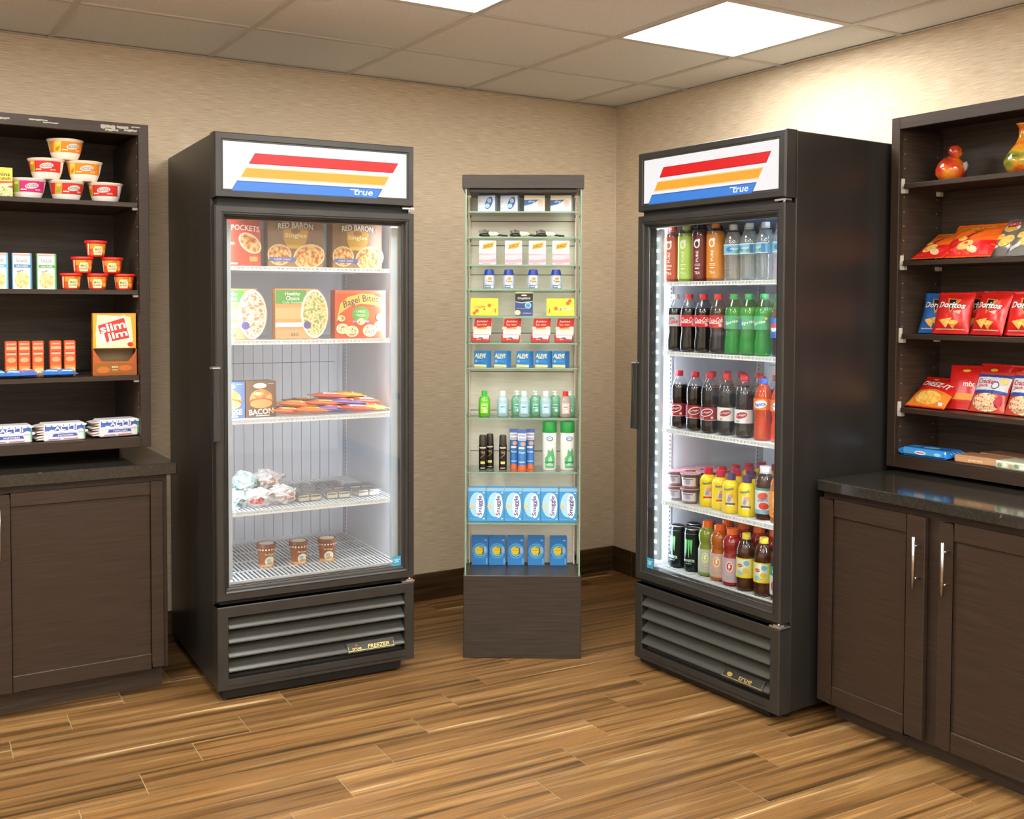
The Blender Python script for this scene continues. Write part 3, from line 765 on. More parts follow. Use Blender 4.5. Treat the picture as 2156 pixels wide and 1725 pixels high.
put('yb', carton(.09, .102, .05, '#efd04c', ybox), 'snack_carton', 'yellow and orange snack carton standing beside the noodle bowls', 'box', SL, -.492, .08, zb, 0)
# crackers
def crk(c):
    def f(a, w, h):
        a.rect(-w/2, w/2, 0, h, '#f3eee2').rect(w/2-.006, w/2, 0, h, c).rect(-w/2, -w/2+.003, 0, h, c)
        a.rect(-w/2+.004, w/2-.006, h*.93, h*.985, '#d9a39a').text('Snack', 0, h*.80, w*.62, .013, '#7d8a86', .02).rect(-w/2+.006, w/2-.002, h*.60, h*.685, c).text('CRACKERS', 0, h*.64, w*.6, .006, '#e7f1ea', .02)
        a.ell(0, h*.25, .024, .028, FOODS['cracker'], 20).ell(-.003, h*.33, .015, .012, '#e8c68c').text('BITE', -.006, h*.5, .02, .006, '#4c3d2c', .03, 14)
    return f
for x, c, c2, lab in [(-.499, '#5fa8c4', 'tq', 'cracker carton cut off by the photo\'s edge, turquoise side'), (-.423, '#3b7fa8', 'bl', 'cracker carton with a dark blue band and turquoise side'), (-.344, '#4f9f4a', 'gr', 'cracker carton with green band and side, beside the small red tubs')]:
    put(('ck', c2), carton(.064, .124, .034, c, crk(c)), 'cracker_carton', lab, 'cracker box', SL, x, .052, 1.457, 0, 'cracker cartons on the second shelf')
# small red-lidded tubs
def tub(t):
    obj('tub', MB().lathe([(.026, 0), (.0275, .002), (.0355, .050), (.0365, .051)], 26, '#d4361f'), t)
    obj('lid', MB().lathe([(.0385, .049), (.039, .050), (.039, .0565), (.037, .058), (.035, .0572)], 26, '#dc2620'), t)
    rf = lambda z: .0275+.008*(z-.002)/.048
    a = Art(); a.rect(-.045, .045, .005, .046, '#e0501f').rect(-.03, .03, .028, .046, '#ee9a2e').poly([(-.014, .006), (.014, .006), (.018, .024), (.012, .037), (-.012, .037), (-.018, .024)], '#f1dfb0')
    a.text('MAC', 0, .026, .022, .008, '#6e7f3c', .03).text('&CHEESE', 0, .016, .024, .005, '#9a4a24', .02).rect(-.04, -.034, .006, .046, '#f4e9d6').ell(.026, .018, .008, .009, '#f0b040').text('QUICK', .012, .042, .02, .005, '#5d3720', .02)
    a.build('label_print', cyl(lambda z: rf(z)+.0004), t, cuts(-.045, .045, 9))
for x, tier, rz, lab in [(-.262, 0, 6, 'bottom row, beside the green-sided cracker carton'), (-.172, 0, -10, 'middle of the bottom row'), (-.078, 0, -18, 'bottom row, against the unit\'s side'), (-.222, 1, 0, 'second tier, nearer the cracker cartons'), (-.120, 1, -12, 'second tier, nearer the unit\'s side'), (-.176, 2, 5, 'topmost of the stack')]:
    put('tub', tub, 'pasta_tub', 'small red-lidded orange tub, '+lab, 'tub', SL, x, .055, 1.457+tier*.0590, rz, 'red-lidded tubs stacked as a pyramid')
# orange stick packs
def stick(t):
    w, h, d = .038, .128, .034
    obj('pack', MB().box(-w/2, w/2, -d/2, d/2, .0, h, foil('#dd5a2a')), t, .003)
    a = Art(); a.rect(-w/2+.002, w/2-.002, .002, .04, '#e98a34').rect(-w/2+.003, w/2-.003, .098, .108, '#f0a884').rect(-w/2+.003, w/2-.004, .080, .086, '#f2b796').text('peanut', 0, .117, .028, .008, '#f6d7c4', .03).text('butter', 0, .09, .026, .007, '#b8341c', .03)
    a.ell(.0, .062, .014, .009, '#f0a070').ell(.002, .024, .014, .010, FOODS['cracker']).text('v', 0, .010, .012, .008, '#8a3018', .03); a.build('front_print', flat(-d/2-.0003), t)
for i, x in enumerate([-.457, -.414, -.370, -.312, -.264]):
    put('stick', stick, 'snack_pack', f'upright orange snack pack, {ORD[i]} of five counted towards the yellow and red display box', 'snack pack', SL, x, .085, 1.147, random.uniform(-3, 3), 'orange snack packs on the third shelf')
bl = bag(.070, .060, .026, foil('#2f6fc0'), lambda a, w, h: a.ell(0, h/2, .018, .010, '#5f9be0').rect(-.02, .02, .012, .017, '#cfe0f4'), 5, .006)
rd = bag(.070, .060, .028, foil('#4b6fc0'), lambda a, w, h: a.poly([(-.025, .015), (.022, .02), (.025, .036), (-.022, .034)], '#e2736a').ell(0, .028, .012, .007, '#f0d8d0'), 6, .006)
for i, (x, y, rz, k, lab) in enumerate([(-.50, .03, 8, 'bl', 'at the photo\'s edge'), (-.457, .024, -10, 'bl', 'in front of the first orange pack'), (-.400, .030, 14, 'rd', 'with pink patch before the second orange pack'), (-.333, .026, -6, 'bl', 'in front of the gap amid the orange packs'), (-.277, .024, 10, 'bl', 'in front of the last orange pack')]):
    put(('bl', k), bl if k == 'bl' else rd, 'snack_pouch', 'small blue snack pouch lying flat '+lab, 'pouch', SL, x, y+.03 if 0 else y, 1.147+.011, rz, 'small blue pouches on the third shelf', -84)
# display box with window
def jerky(t):
    w, h, d = .150, .225, .085; c = '#e39a1e'
    obj('box_shell', MB().box(-w/2, w/2, d/2-.002, d/2, 0, h, '#8a6a3a').box(-w/2, -w/2+.002, -d/2, d/2, 0, h, '#d98a1c').box(w/2-.002, w/2, -d/2, d/2, 0, .095, '#d98a1c').box(-w/2, w/2, -d/2, d/2, 0, .002, '#8a6a3a').box(-w/2, w/2, -d/2, d/2, h-.002, h, c), t)
    obj('header_panel', MB().box(-w/2, w/2-.002, -d/2-.002, -d/2, .098, h, c), t)
    obj('tray_lip', MB().ex([(-w/2, 0), (w/2, 0), (w/2, .092), (w/2-.014, .070), (w/2-.03, .050), (-w/2+.03, .050), (-w/2+.014, .075), (-w/2, .098)], -d/2-.002, -d/2, '#b5561c'), t)
    obj('inner_lining', MB().box(-w/2+.002, w/2-.002, d/2-.006, d/2-.002, .002, h-.002, '#a58a5c').box(w/2-.006, w/2-.002, -d/2+.002, d/2-.006, .095, h-.002, '#8d7448'), t)
    a = Art(); a.rect(-w/2+.004, w/2-.006, .099, h-.003, '#f0a828').poly([(-w/2+.012, .100), (w/2-.024, .100), (w/2-.012, .13), (w/2-.02, h-.012), (-w/2+.016, h-.006), (-w/2+.010, .15)], '#f2e3b8')
    q = 14
    def rr(x, z): c2, s2 = math.cos(R(q)), math.sin(R(q)); return (x*c2-z*s2-.004, x*s2+z*c2+.163)
    a.poly([rr(-.052, -.038), rr(.05, -.046), rr(.052, .044), rr(.008, .046), rr(.006, .036), rr(-.052, .034)], '#f7f0dc').poly([rr(-.048, -.002), rr(.046, -.002), rr(.046, .036), rr(-.048, .030)], '#c8351f').poly([rr(-.034, -.036), rr(.046, -.040), rr(.046, -.002), rr(-.034, -.002)], '#c8351f')
    a.text('slim', *rr(0, .014), .088, .030, '#fbf6ea', .05, q).text('jim', *rr(.008, -.022), .070, .032, '#fbf6ea', .05, q).ell(w/2-.022, .112, .010, .008, '#c8241c')
    a.rect(-w/2+.006, w/2-.008, .006, .044, '#8f5a16').ell(-.04, .02, .022, .012, '#c06a1c').ell(.035, .026, .024, .010, '#c9641c').text('BEEF', 0, .030, .022, .007, '#f1dba0', .03).text('sticks', 0, .020, .02, .005, '#f1dba0', .02)
    a.build('front_print', flat(-d/2-.0022), t)
    b = Art(); b.rect(-.03, .03, .01, .09, '#c2501a').text('JIM', 0, .15, .03, .05, '#7a3a10', .03, 90); b.build('side_print', lambda x, z, l: (-w/2-l-.0003, x*1.2, z), t)
put('jerky', jerky, 'display_box', 'yellow and red meat-stick display box with an open window', 'display box', SL, -.110, .088, 1.147, -7)
# popcorn packs
def popc(t):
    w, h, d = .150, .062, .085
    obj('pack', MB().box(-w/2+.012, w/2, -d/2, d/2, 0, h, foil('#e8e6ea')), t, .004)
    m = MB()
    for k in range(6): m.ex([(-w/2+.013, .006+.009*k), (-w/2-.012-.003*(k % 2), .002+.010*k+.004*((k+1) % 2)), (-w/2-.006, .010+.009*k), (-w/2+.013, .013+.009*k)], -d/2+.008, d/2-.008, foil('#d9cbc6'))
    obj('wrapper_end', m, t, kind='stuff')
    a = Art(); a.rect(-w/2+.015, w/2-.002, .034, h-.004, '#4c6cc0').rect(-w/2+.02, w/2-.006, .028, .033, '#d5d9ee').poly([(-.036, .016), (.05, .016), (.044, .026), (-.032, .026)], '#3b5bb4')
    for i in range(9): a.ell(-w/2+.022+i*.016, .032+.004*(i % 2), .010, .005, '#eceaf0')
    for i in range(7): a.ell(-w/2+.026+i*.02, h-.006, .009, .004, '#eceaf0')
    a.text('ACT II', .008, .046, .074, .014, '#f6f4f8', .05).text('POPCORN', .008, .0205, .05, .006, '#f6f4f8', .03).rect(-.05, -.01, .006, .009, '#9a5a8a').rect(.0, .05, .006, .009, '#b05a6a').rect(w/2-.006, w/2-.001, .008, .05, '#5aa67a')
    a.build('front_print', flat(-d/2-.0003), t)
for x, rz, z, lab in [(-.475, 2, 0, 'cut off by the photo\'s edge'), (-.300, 3, 0, 'in the middle of the bottom shelf'), (-.116, 6, .004, 'against the side of the unit')]:
    put('pop', popc, 'popcorn_pack', 'white and blue popcorn pack '+lab, 'popcorn pack', SL, x, .07, .921+z, rz, 'popcorn packs on the bottom shelf')

# ============ freezer goods
def pockets(a, w, h):
    a.rect(-w/2, w/2, 0, h, '#cf4a33').rect(-w/2, w/2, h*.78, h, '#b53a2b').text('HOT POCKETS', .0, h*.80, w*.94, .020, '#f5e6da', .03, 0, 0, .006).ell(.045, h*.48, .046, .030, '#e9d3b8', 20, -38).ell(.045, h*.48, .040, .024, FOODS['pizza'], 20, -38)
    a.rect(-w/2+.01, -.01, h*.44, h*.49, '#ecc0a0').ell(-.05, h*.3, .026, .014, '#e9c9a8').rect(w/2-.04, w/2-.012, h*.10, h*.2, '#e7a060').rect(-.03, .0, h*.03, h*.07, '#eccab8')
put('pk', carton(.165, .168, .04, '#c8442f', pockets), 'frozen_meal_carton', 'red frozen sandwich carton on the freezer\'s top shelf', 'frozen meal', FZ, .103, .125, ZF[0])
def baron(a, w, h):
    a.rect(-w/2, w/2, 0, h, '#8f6b4c').rect(-w/2, w/2, 0, h*.12, '#a87c50').poly([(-.076, h*.74), (-.070, h*.90), (.070, h*.90), (.078, h*.73), (.03, h*.78), (-.03, h*.78)], '#7a5238')
    a.poly([(-.045, h*.74), (0, h*.80), (.048, h*.74), (.044, h*.58), (.036, h*.44), (-.036, h*.44), (-.046, h*.58)], '#cf9a3c').poly([(-.034, h*.44), (.034, h*.44), (.030, h*.37), (-.030, h*.37)], '#e0b24c').ell(.0, h*.72, .018, .010, '#9a6a34')
    a.text('RED BARON', 0, h*.835, .13, .021, '#f3ead8', .04, 0, 0, .006).text('Singles', 0, h*.62, .08, .020, '#f0dfae', .04)
    a.ell(-.06, h*.24, .044, .038, '#e8cda0', 20).ell(.05, h*.22, .060, .044, '#e9cfa4', 22, 12).ell(-.06, h*.24, .039, .033, FOODS['pizza'], 20).ell(.05, h*.22, .054, .038, FOODS['pizza'], 22, 12).rect(-w/2+.005, .0, h*.11, h*.19, '#5c6fae').text('DEEP DISH', -.05, h*.15, .06, .006, '#e7e4ee', .02)
put('rb', carton(.205, .180, .05, '#856246', baron), 'frozen_pizza_carton', 'brown frozen pizza carton in the middle of the freezer\'s top shelf', 'frozen pizza', FZ, .316, .14, ZF[0])
put('rb', None, 'frozen_pizza_carton', 'brown frozen pizza carton at the hinge side of the freezer\'s top shelf', 'frozen pizza', FZ, .555, .155, ZF[0], 7)
def hchoice(kind):
    def f(a, w, h):
        a.rect(-w/2, w/2-.05, .001, h-.001, '#e2a066').rect(-w/2, w/2-.07, h*.40, h*.62, '#e9b57e').rect(-w/2+.001, w/2-.085, h*.70, h*.97, '#5fa24a')
        a.ell(w/2-.055, h*.5, .051, h*.485, '#f3ede2', 28).ell(w/2-.053, h*.5, .045, h*.44, FOODS[kind], 28)
        a.text('Healthy', -.036, h*.89, .056, .016, '#f2f6ea', .03).text('Choice', -.036, h*.81, .050, .016, '#f2f6ea', .03).text('Cafe Steamers', -.032, h*.73, .085, .010, '#d8ecc0', .01, 0, .2)
        a.rect(-w/2, .0, h*.24, h*.33, '#f4efe6').ell(.018, h*.28, .014, .014, '#6a5a9a').poly([(-w/2+.004, .002), (.02, .002), (.0, h*.2), (-w/2+.004, h*.17)], '#dfa878').text('350', -.03, h*.09, .03, .012, '#5d4a38', .02)
    return f
put('hs', carton(.195, .180, .04, '#d99a62', hchoice('shrimp'), round_right=.06), 'frozen_meal_carton', 'frozen meal carton showing a plate of shrimp, nearest the freezer handle', 'frozen meal', FZ, .113, .13, ZF[1])
put('hp', carton(.200, .182, .04, '#d99a62', hchoice('pasta'), round_right=.06), 'frozen_meal_carton', 'frozen meal carton with green panel and a plate of pasta', 'frozen meal', FZ, .340, .135, ZF[1])
def bites(a, w, h):
    a.rect(-w/2, w/2, 0, h, '#cf5a3a').rect(-w/2, w/2, h*.93, h, '#d9745a')
    a.poly([(-.095, h*.36), (-.07, h*.44), (-.085, h*.5), (-.045, h*.66), (0, h*.72), (.05, h*.70), (.094, h*.60), (.085, h*.82), (.05, h*.92), (0, h*.93), (-.05, h*.86), (-.08, h*.72)], '#eebb58')
    a.text('Bagel Bites', .0, h*.80, .140, .034, '#5b3a5a', .02, 9, 0, .012).ell(0, h*.50, .034, .030, '#6aa552', 18).rect(-.032, .032, h*.33, h*.37, '#c79ad0').text('CHEESE', 0, h*.56, .036, .008, '#eef6e6', .02).text('PIZZA', 0, h*.48, .034, .008, '#eef6e6', .02)
    for x, z, q in [(-.072, .036, .024), (-.035, .026, .026), (.035, .028, .028), (.075, .045, .024), (.078, .078, .018), (-.076, .074, .014), (0, .062, .016)]: a.ell(x, z, q, q*.82, '#f2dcae', 16).ell(x, z, q*.8, q*.62, FOODS['bagel'], 14)
put('bb', carton(.200, .178, .05, '#c75a3c', bites), 'frozen_snack_carton', 'red carton of pizza bagels with a yellow banner', 'frozen snack', FZ, .566, .145, ZF[1])
def burg(word, c):
    def f(a, w, h):
        a.rect(-w/2, w/2, 0, h, c).ell(.0, h*.52, .041, .034, FOODS['burger'], 22).ell(0, h*.46, .043, .010, '#c9642e', 18).ell(0, h*.38, .040, .016, '#e0a868', 18).ell(-.012, h*.66, .016, .006, '#f3d9a6')
        a.ell(-.004, h*.88, .024, .010, '#efe9dc').rect(w/2-.03, w/2-.008, h*.93, h*.945, '#b9c4dc').text(word, .0, h*.16, .088, .020, '#f8f4ee', .06, 3).rect(-.02, .03, h*.03, h*.065, '#d8cfc4')
    return f
put('bc', carton(.108, .128, .09, '#5c6f90', burg('CHEESE', '#5f7398')), 'burger_carton', 'blue-grey cheeseburger carton nearest the freezer handle', 'burger box', FZ, .078, .17, ZF[2])
put('bn', carton(.108, .128, .09, '#8a6a52', burg('BACON', '#7d5a44')), 'burger_carton', 'brown bacon burger carton beside the ice cream bars', 'burger box', FZ, .190, .17, ZF[2])
bars = [('#e07a3a', '#f0b03c'), ('#d9662f', '#f4d06a'), ('#7a6ab0', '#d65a6a'), ('#d8573c', '#e8e0f0'), ('#8c4f4a', '#e2a04c'), ('#e8b04a', '#d96a3a')]
rnd = random.Random(11); bk = []
for i, (c1, c2) in enumerate(bars):
    def ar(a, w, h, c2=c2): a.poly([(-.018, .03), (.020, .04), (.018, .11), (-.020, .10)], c2).ell(0, .09, .012, .018, '#f6e6c8').poly([(-.02, .05), (.02, .06), (.02, .066), (-.02, .056)], '#fbf3ea')
    bk.append(bag(.056, .150, .022, foil(c1), ar, 20+i, .010))
cn = ['orange and yellow', 'orange and cream', 'purple and red', 'red and pale', 'brown and gold', 'yellow and orange']
rb = random.Random(4)
BP = [(.300, .125, 88, 1, 0), (.385, .120, 95, 0, 0), (.47, .125, 84, 2, 0), (.555, .120, 92, 3, 0), (.62, .135, 80, 5, 0), (.300, .190, 80, 5, 0), (.400, .195, 96, 1, 0), (.50, .19, 85, 4, 0), (.60, .20, 98, 2, 0),
      (.340, .155, 70, 0, 1), (.440, .150, 102, 1, 1), (.535, .155, 78, 2, 1), (.61, .165, 95, 3, 1), (.40, .26, 88, 4, 1), (.52, .25, 80, 2, 1), (.62, .25, 99, 5, 1), (.48, .20, 92, 3, 2), (.56, .22, 84, 5, 2)]
for i, (x, y, rz, k, lay) in enumerate(BP):
    row = 'front' if y < .17 else 'middle' if y < .23 else 'back'
    n = sum(1 for q in BP if q[4] == lay and q[0] < x and ('front' if q[1] < .17 else 'middle' if q[1] < .23 else 'back') == row)
    put(('bar', k), bk[k], 'ice_cream_bar', f'{cn[k]} wrapped ice cream bar, {ORD[n]} from the bacon carton, {row} row, {["bottom", "middle", "top"][lay]} layer', 'ice cream bar', FZ, x+.066*math.sin(R(rz)), y-.066*math.cos(R(rz))+.012, ZF[2]+.012+lay*.021, rz, 'wrapped ice cream bars on the middle shelf', -86)
# white wrapped sandwiches
def lump(c, mark, seed):
    def f(t):
        rr = random.Random(seed); n, m2 = 16, 11; vs = []; ph = [rr.uniform(0, 6) for _ in range(9)]
        def P(u, v):
            a = 2*math.pi*u; b = math.pi*(v-.5); x, y, z = math.cos(b)*math.cos(a), math.cos(b)*math.sin(a), math.sin(b)
            q = 1+.10*math.sin(5*a+ph[0]+3*b)+.08*math.sin(9*b+ph[1]+4*a)+.06*math.sin(13*a-7*b+ph[2])+.05*math.sin(17*b+ph[3]-3*a)
            return Vector((.055*x*q, .048*y*q, max(-.030, .034*z*q)+.030))
        for j in range(m2+1):
            for i in range(n): vs.append(P(i/n, j/m2))
        m = MB(); m.add(vs, [(j*n+i, j*n+(i+1) % n, (j+1)*n+(i+1) % n, (j+1)*n+i) for j in range(m2) for i in range(n)], foil(c, .25)); obj('wrapper', m, t)
        e = MB()
        for sx in (-1, 1):
            pts = [Vector((sx*.050, 0, .034))]+[Vector((sx*(.068+.010*rr.random()), -.026+.0105*k, .020+.030*rr.random())) for k in range(6)]
            e.add(pts+[p+Vector((0, 0, .0015)) for p in pts], [(0, k, k+1) for k in range(1, 6)]+[(7, 8+k, 7+k) for k in range(1, 6)], foil(c, .25))
        obj('twisted_end', e, t)
        a = Art(); a.ell(.0, .026, .016, .013, mark, 14, 20).text('ice', 0, .028, .018, .009, '#f6f0ee', .03).rect(-.032, -.020, .018, .034, mark)
        a.build('front_print', lambda x, z, l: tuple(P(.75+x/.055/6.283, .5+math.asin(max(-.9, min(.9, (z-.030)/.034)))/math.pi)*1.0+Vector((0, -.0012-l, 0))), t, cuts(-.035, .035, 9), cuts(.01, .045, 6))
    return f
wr = [lump('#e4dfe2', '#c7665c', 1), lump('#cfe2e0', '#6d7f86', 2), lump('#dcd6d8', '#b98a7c', 3)]
for i, (x, y, zz, rz, k, lab) in enumerate([(.095, .145, 0, 20, 1, 'with a pale green tint, nearest the freezer handle'), (.185, .150, 0, -10, 0, 'with a red mark, at the front of the heap'), (.275, .165, 0, 30, 2, 'beside the clear trays'), (.10, .25, 0, -25, 2, 'at the back of the heap'), (.205, .26, 0, 15, 0, 'behind the red-marked front one'), (.150, .205, .052, 60, 1, 'with a pale green tint, on top of the heap'), (.235, .225, .050, 10, 2, 'on top of the heap, nearer the trays')]):
    put(('wr', k), wr[k], 'wrapped_sandwich', 'crumpled white wrapped sandwich '+lab, 'wrapped sandwich', FZ, x, y, ZF[3]+zz, rz, 'white wrapped sandwiches on the fourth shelf')
def tray(t):
    w, d, h = .105, .072, .026
    obj('tray', MB().ex([(-w/2+.008, 0), (w/2-.008, 0), (w/2, h), (-w/2, h)], -d/2, d/2, glassy('#f0f2f3', body=.12, bodyc='#f2f4f5', refl=1.5)), t, .002)
    for a, b in ((-w/2+.010, -.003), (.003, w/2-.010)):
        o = obj('baked_square', MB().box(a, b, -d/2+.006, d/2-.006, .003, .016, '#e6dccb').box(a, b, -d/2+.006, d/2-.006, .016, .024, FOODS['bake']), t, .002)
    obj('lid', MB().box(-w/2-.002, w/2+.002, -d/2-.002, d/2+.002, h, h+.002, glassy('#fafbfc', refl=.7)), t, .001)
for i, (x, y, rz, z) in enumerate([(.375, .175, 4, 0), (.490, .180, -3, 0), (.605, .175, 6, 0), (.385, .262, -5, 0), (.500, .270, 3, 0), (.612, .262, -4, 0), (.395, .355, 5, 0), (.515, .365, -2, 0)]):
    put('tray', tray, 'dessert_tray', f'clear lidded tray of dark baked squares, {ORD[i % 3 if i < 6 else i-6]} in the {["front", "middle", "back"][i//3]} row from the wrapped sandwiches', 'food tray', FZ, x, y, ZF[3]+z, rz, 'clear dessert trays on the fourth shelf')
def cup(t):
    r0, r1, h = .026, .033, .084
    obj('cup', MB().lathe([(r0, 0), (r0+.0005, .002), (r1, h-.012), (r1+.001, h-.012)], 26, '#a5603a'), t)
    obj('lid', MB().lathe([(r1+.0015, h-.016), (r1+.002, h-.002), (r1+.001, h), (r1-.004, h+.0005), (r1-.005, h-.001)], 26, '#6e3b2a'), t)
    obj('lid_disc', MB().lathe([(r1-.0055, h-.001), (r1-.006, h+.0005)], 24, '#cdbba6'), t)
    rf = lambda z: r0+(r1-r0)*z/(h-.012)
    a = Art()
    for i in range(-4, 5): a.rect(i*.0115-.0028, i*.0115+.0028, .062, .0675, '#efe0cf')
    a.rect(-.05, .05, .0, .010, '#d9a070').ell(.004, .022, .019, .018, '#e9d6b6', 20).ell(.0, .026, .008, .006, '#8fb7d0').text('Ice Cream', .002, .048, .034, .008, '#f2dcbc', .03, -4).ell(.004, .014, .012, .006, '#c99862')
    a.build('label_print', cyl(lambda z: rf(z)+.0005), t, cuts(-.05, .05, 11))
for x, y, lab in [(.238, .238, 'nearest the freezer handle'), (.358, .226, 'in the middle of the three'), (.466, .218, 'nearest the hinge side')]:
    put('icup', cup, 'ice_cream_cup', 'brown ice cream cup with a dotted lid band, '+lab, 'ice cream cup', FZ, x, y, ZF[4], random.uniform(-12, 12), 'ice cream cups on the freezer floor shelf')

# ============ cooler goods
def liquid(c, t=.35, b=.75): return glassy(c, body=b, bodyc=c, refl=.6)
COLA = plain('#160b08', .10, 0, .5, var=0)
W_LAB = '#e9e9ec'
def core(c, c2):
    def art(a, r, z0, z1):
        a.ell(-.006, z1-.030, .012, .016, '#f4f2ee').ell(-.006, z1-.031, .007, .010, c2).ell(.002, z1-.018, .005, .006, '#f4f2ee').text('PURE', -.004, z1-.075, .040, .010, '#f4f2ee', .03, 90)
        a.rect(-.014, .008, z0+.050, z0+.052, '#f4f2ee').rect(-.014, .008, z0+.045, z0+.0465, '#f4f2ee').rect(-.012, .004, z0+.034, z0+.038, '#f4f2ee').text('TEA', -.003, z0+.02, .022, .010, '#f4f2ee', .03)
    return pet(.033, .206, 'core', plain(c, .25, var=0) if 0 else liquid(c, b=.85), c2, .016, foil(c, .25), art, .86, (.05, .80), .014)
cores = [('#c4573e', '#d86a5c', 'red'), ('#b7d85a', '#c9e07a', 'lime green'), ('#7a2a24', '#2f2a3c', 'dark red'), ('#e08a1e', '#ee8f2c', 'orange')]
for i, (x, (c, c2, nm)) in enumerate(zip([.072, .146, .218, .292], cores)):
    put(('core', nm), core(c, c2), 'juice_bottle', f'tall {nm} tea bottle in the front row of the cooler\'s top shelf', 'bottle', CO, x, .112, ZC[0], 0, 'tall coloured tea bottles on the top shelf')
for i, (x, (c, c2, nm)) in enumerate(zip([.072, .146, .218, .292], cores)):
    for k in (1, 2): put(('core', ['red', 'red', 'dark red', 'orange'][i] if k == 1 else 'dark red'), None, 'juice_bottle', f'tall tea bottle in the {ORD[k]} row behind the {nm} tea bottle', 'bottle', CO, x+.004*k, .112+.078*k, ZC[0], 0, 'tall coloured tea bottles on the top shelf')
def waterart(a, r, z0, z1): a.rect(-.045, .045, z0, z1, '#7fc0de').rect(-.045, .045, z0, z0+.003, '#e9f4f8').rect(-.045, .045, z1-.003, z1, '#e9f4f8').ell(-.012, (z0+z1)/2, .012, .009, '#3f7fc4').text('water', .006, (z0+z1)/2+.002, .03, .009, '#eef6fa', .03).rect(.024, .036, z0+.003, z1-.003, '#2f74b8').ell(.02, z0+.012, .006, .005, '#6ea84a')
water = pet(.0325, .196, 'water', glassy('#fafdfd', body=.28, bodyc='#eef4f8', refl=1.6, bump=.9, bscale=90), '#e6ebee', .0145, '#7fc0de', waterart, .86, (.46, .64), .016, shell=glassy('#fafcfd', refl=2.4, bump=.9, bscale=110))
for k in range(3):
    for i, x in enumerate([.376, .450, .522, .596]):
        put('water', water, 'water_bottle', f'clear water bottle with blue label, {ORD[i]} from the tea bottles in {["the front row", "the second row", "the third row"][k]}', 'bottle', CO, x, .112+.074*k, ZC[0], [10, -25, -50, 0][i]+20*k, 'water bottles on the top shelf')
# colas
def cokeart(a, r, z0, z1): a.rect(-.045, .045, z0, z1, '#d0202a').text('Coca-Cola', .0, (z0+z1)/2+.004, .056, .019, '#f6efee', .05, 4, .3).rect(-.03, .02, (z0+z1)/2-.008, (z0+z1)/2-.006, '#f6efee').ell(.018, z0+.008, .006, .006, '#f3c9c4')
def dietart(a, r, z0, z1): a.rect(-.045, .045, z0, z1, '#c3c6ca').text('Diet', -.006, z1-.012, .02, .008, '#2c2c30', .03).text('Coke', -.002, (z0+z1)/2-.003, .038, .017, '#cf2530', .04, 4, .3)
def spriteart(a, r, z0, z1): a.rect(-.045, .045, z0, z1, '#2f9a62').rect(-.045, -.012, z0, z1, '#3f74b0').poly([(-.02, z0), (.03, z0), (.02, z1), (-.03, z1)], '#49b07a').text('Sprite', .0, (z0+z1)/2, .05, .014, '#eef6ee', .04, 12, .2).ell(.026, z1-.008, .005, .005, '#e4d84a')
def pepsiart(a, r, z0, z1): a.rect(-.045, .045, z0, z1, '#2f5fb8').ell(-.02, (z0+z1)/2, .014, .014, '#f0f0f2').ell(-.02, (z0+z1)/2, .014, .014, '#cf2a34', 14, 0, 0, 180).text('pepsi', .016, (z0+z1)/2, .03, .010, '#f0f0f2', .03)
CL_S = glassy('#f8fafa', refl=1.7, bump=.5, bscale=60)
coke = pet(.0335, .212, 'cola', COLA, '#d8323a', .0145, '#d0202a', cokeart, .76, (.44, .64), .016, shell=CL_S)
diet = pet(.0335, .212, 'cola', COLA, '#cfd2d6', .0145, '#c3c6ca', dietart, .76, (.44, .64), .016, shell=CL_S)
spr = pet(.0335, .212, 'cola', liquid('#62dc84', b=.75), '#3fae66', .0145, '#2f9a62', spriteart, .78, (.42, .64), .016, shell=glassy('#c4f0cc', refl=1.7, bump=.5, bscale=60))
pep = pet(.0335, .212, 'cola', COLA, '#2f5fb8', .0145, '#2f5fb8', pepsiart, .76, (.30, .62), .016, shell=CL_S)
row2 = [('diet', diet), ('coke', coke), ('coke', coke), ('coke', coke), ('spr', spr), ('spr', spr), ('spr', spr), ('pep', pep)]
nm2 = {'diet': 'dark cola bottle with silver label and pale cap', 'coke': 'dark cola bottle with red label and red cap', 'spr': 'green lemon soda bottle with green cap', 'pep': 'dark cola bottle with blue label'}
cnt = {}
for k in range(3):
    for i, (x, (ky, fn)) in enumerate(zip([.088, .160, .233, .308, .382, .451, .520, .592], row2)):
        n = cnt.get((k, ky), 0); cnt[(k, ky)] = n+1
        put(('b', ky), fn, 'soda_bottle', f'{nm2[ky]}, {ORD[n]} in the {["front", "middle", "back"][k]} row, second shelf', 'bottle', CO, x, .113+.074*k, ZC[1], [5, 12, 5, -5, 0, 10, -20, 0][i], 'soda bottles on the second cooler shelf')
def drp(c, bg):
    def f(a, r, z0, z1):
        m = (z0+z1)/2; a.rect(-.045, .045, z0, z1, bg).rect(-.045, .045, z0, z0+.002, '#ddd0cc').ell(0, m+.004, .026, .014, '#f3ebe8', 18, 14).ell(0, m+.004, .022, .011, c, 18, 14).text('Dr Pepper', 0, m+.004, .038, .010, '#f3ebe8', .03, 12).rect(.018, .026, z0+.006, z0+.014, '#e8d2cc').text('23', -.014, z0+.007, .012, .007, '#f0d8d0' if bg != W_LAB else '#7d2230', .02)
    return f
dp = pet(.0335, .216, 'cola', COLA, '#cf2f3a', .0145, '#8f1f2c', drp('#8f1f2c', '#9a2230'), .76, (.22, .44), .016, shell=CL_S, lr=1.0)
ddp = pet(.0335, .216, 'cola', COLA, '#d23a42', .0145, W_LAB, drp('#a82a38', W_LAB), .76, (.24, .46), .016, shell=CL_S, lr=1.0)
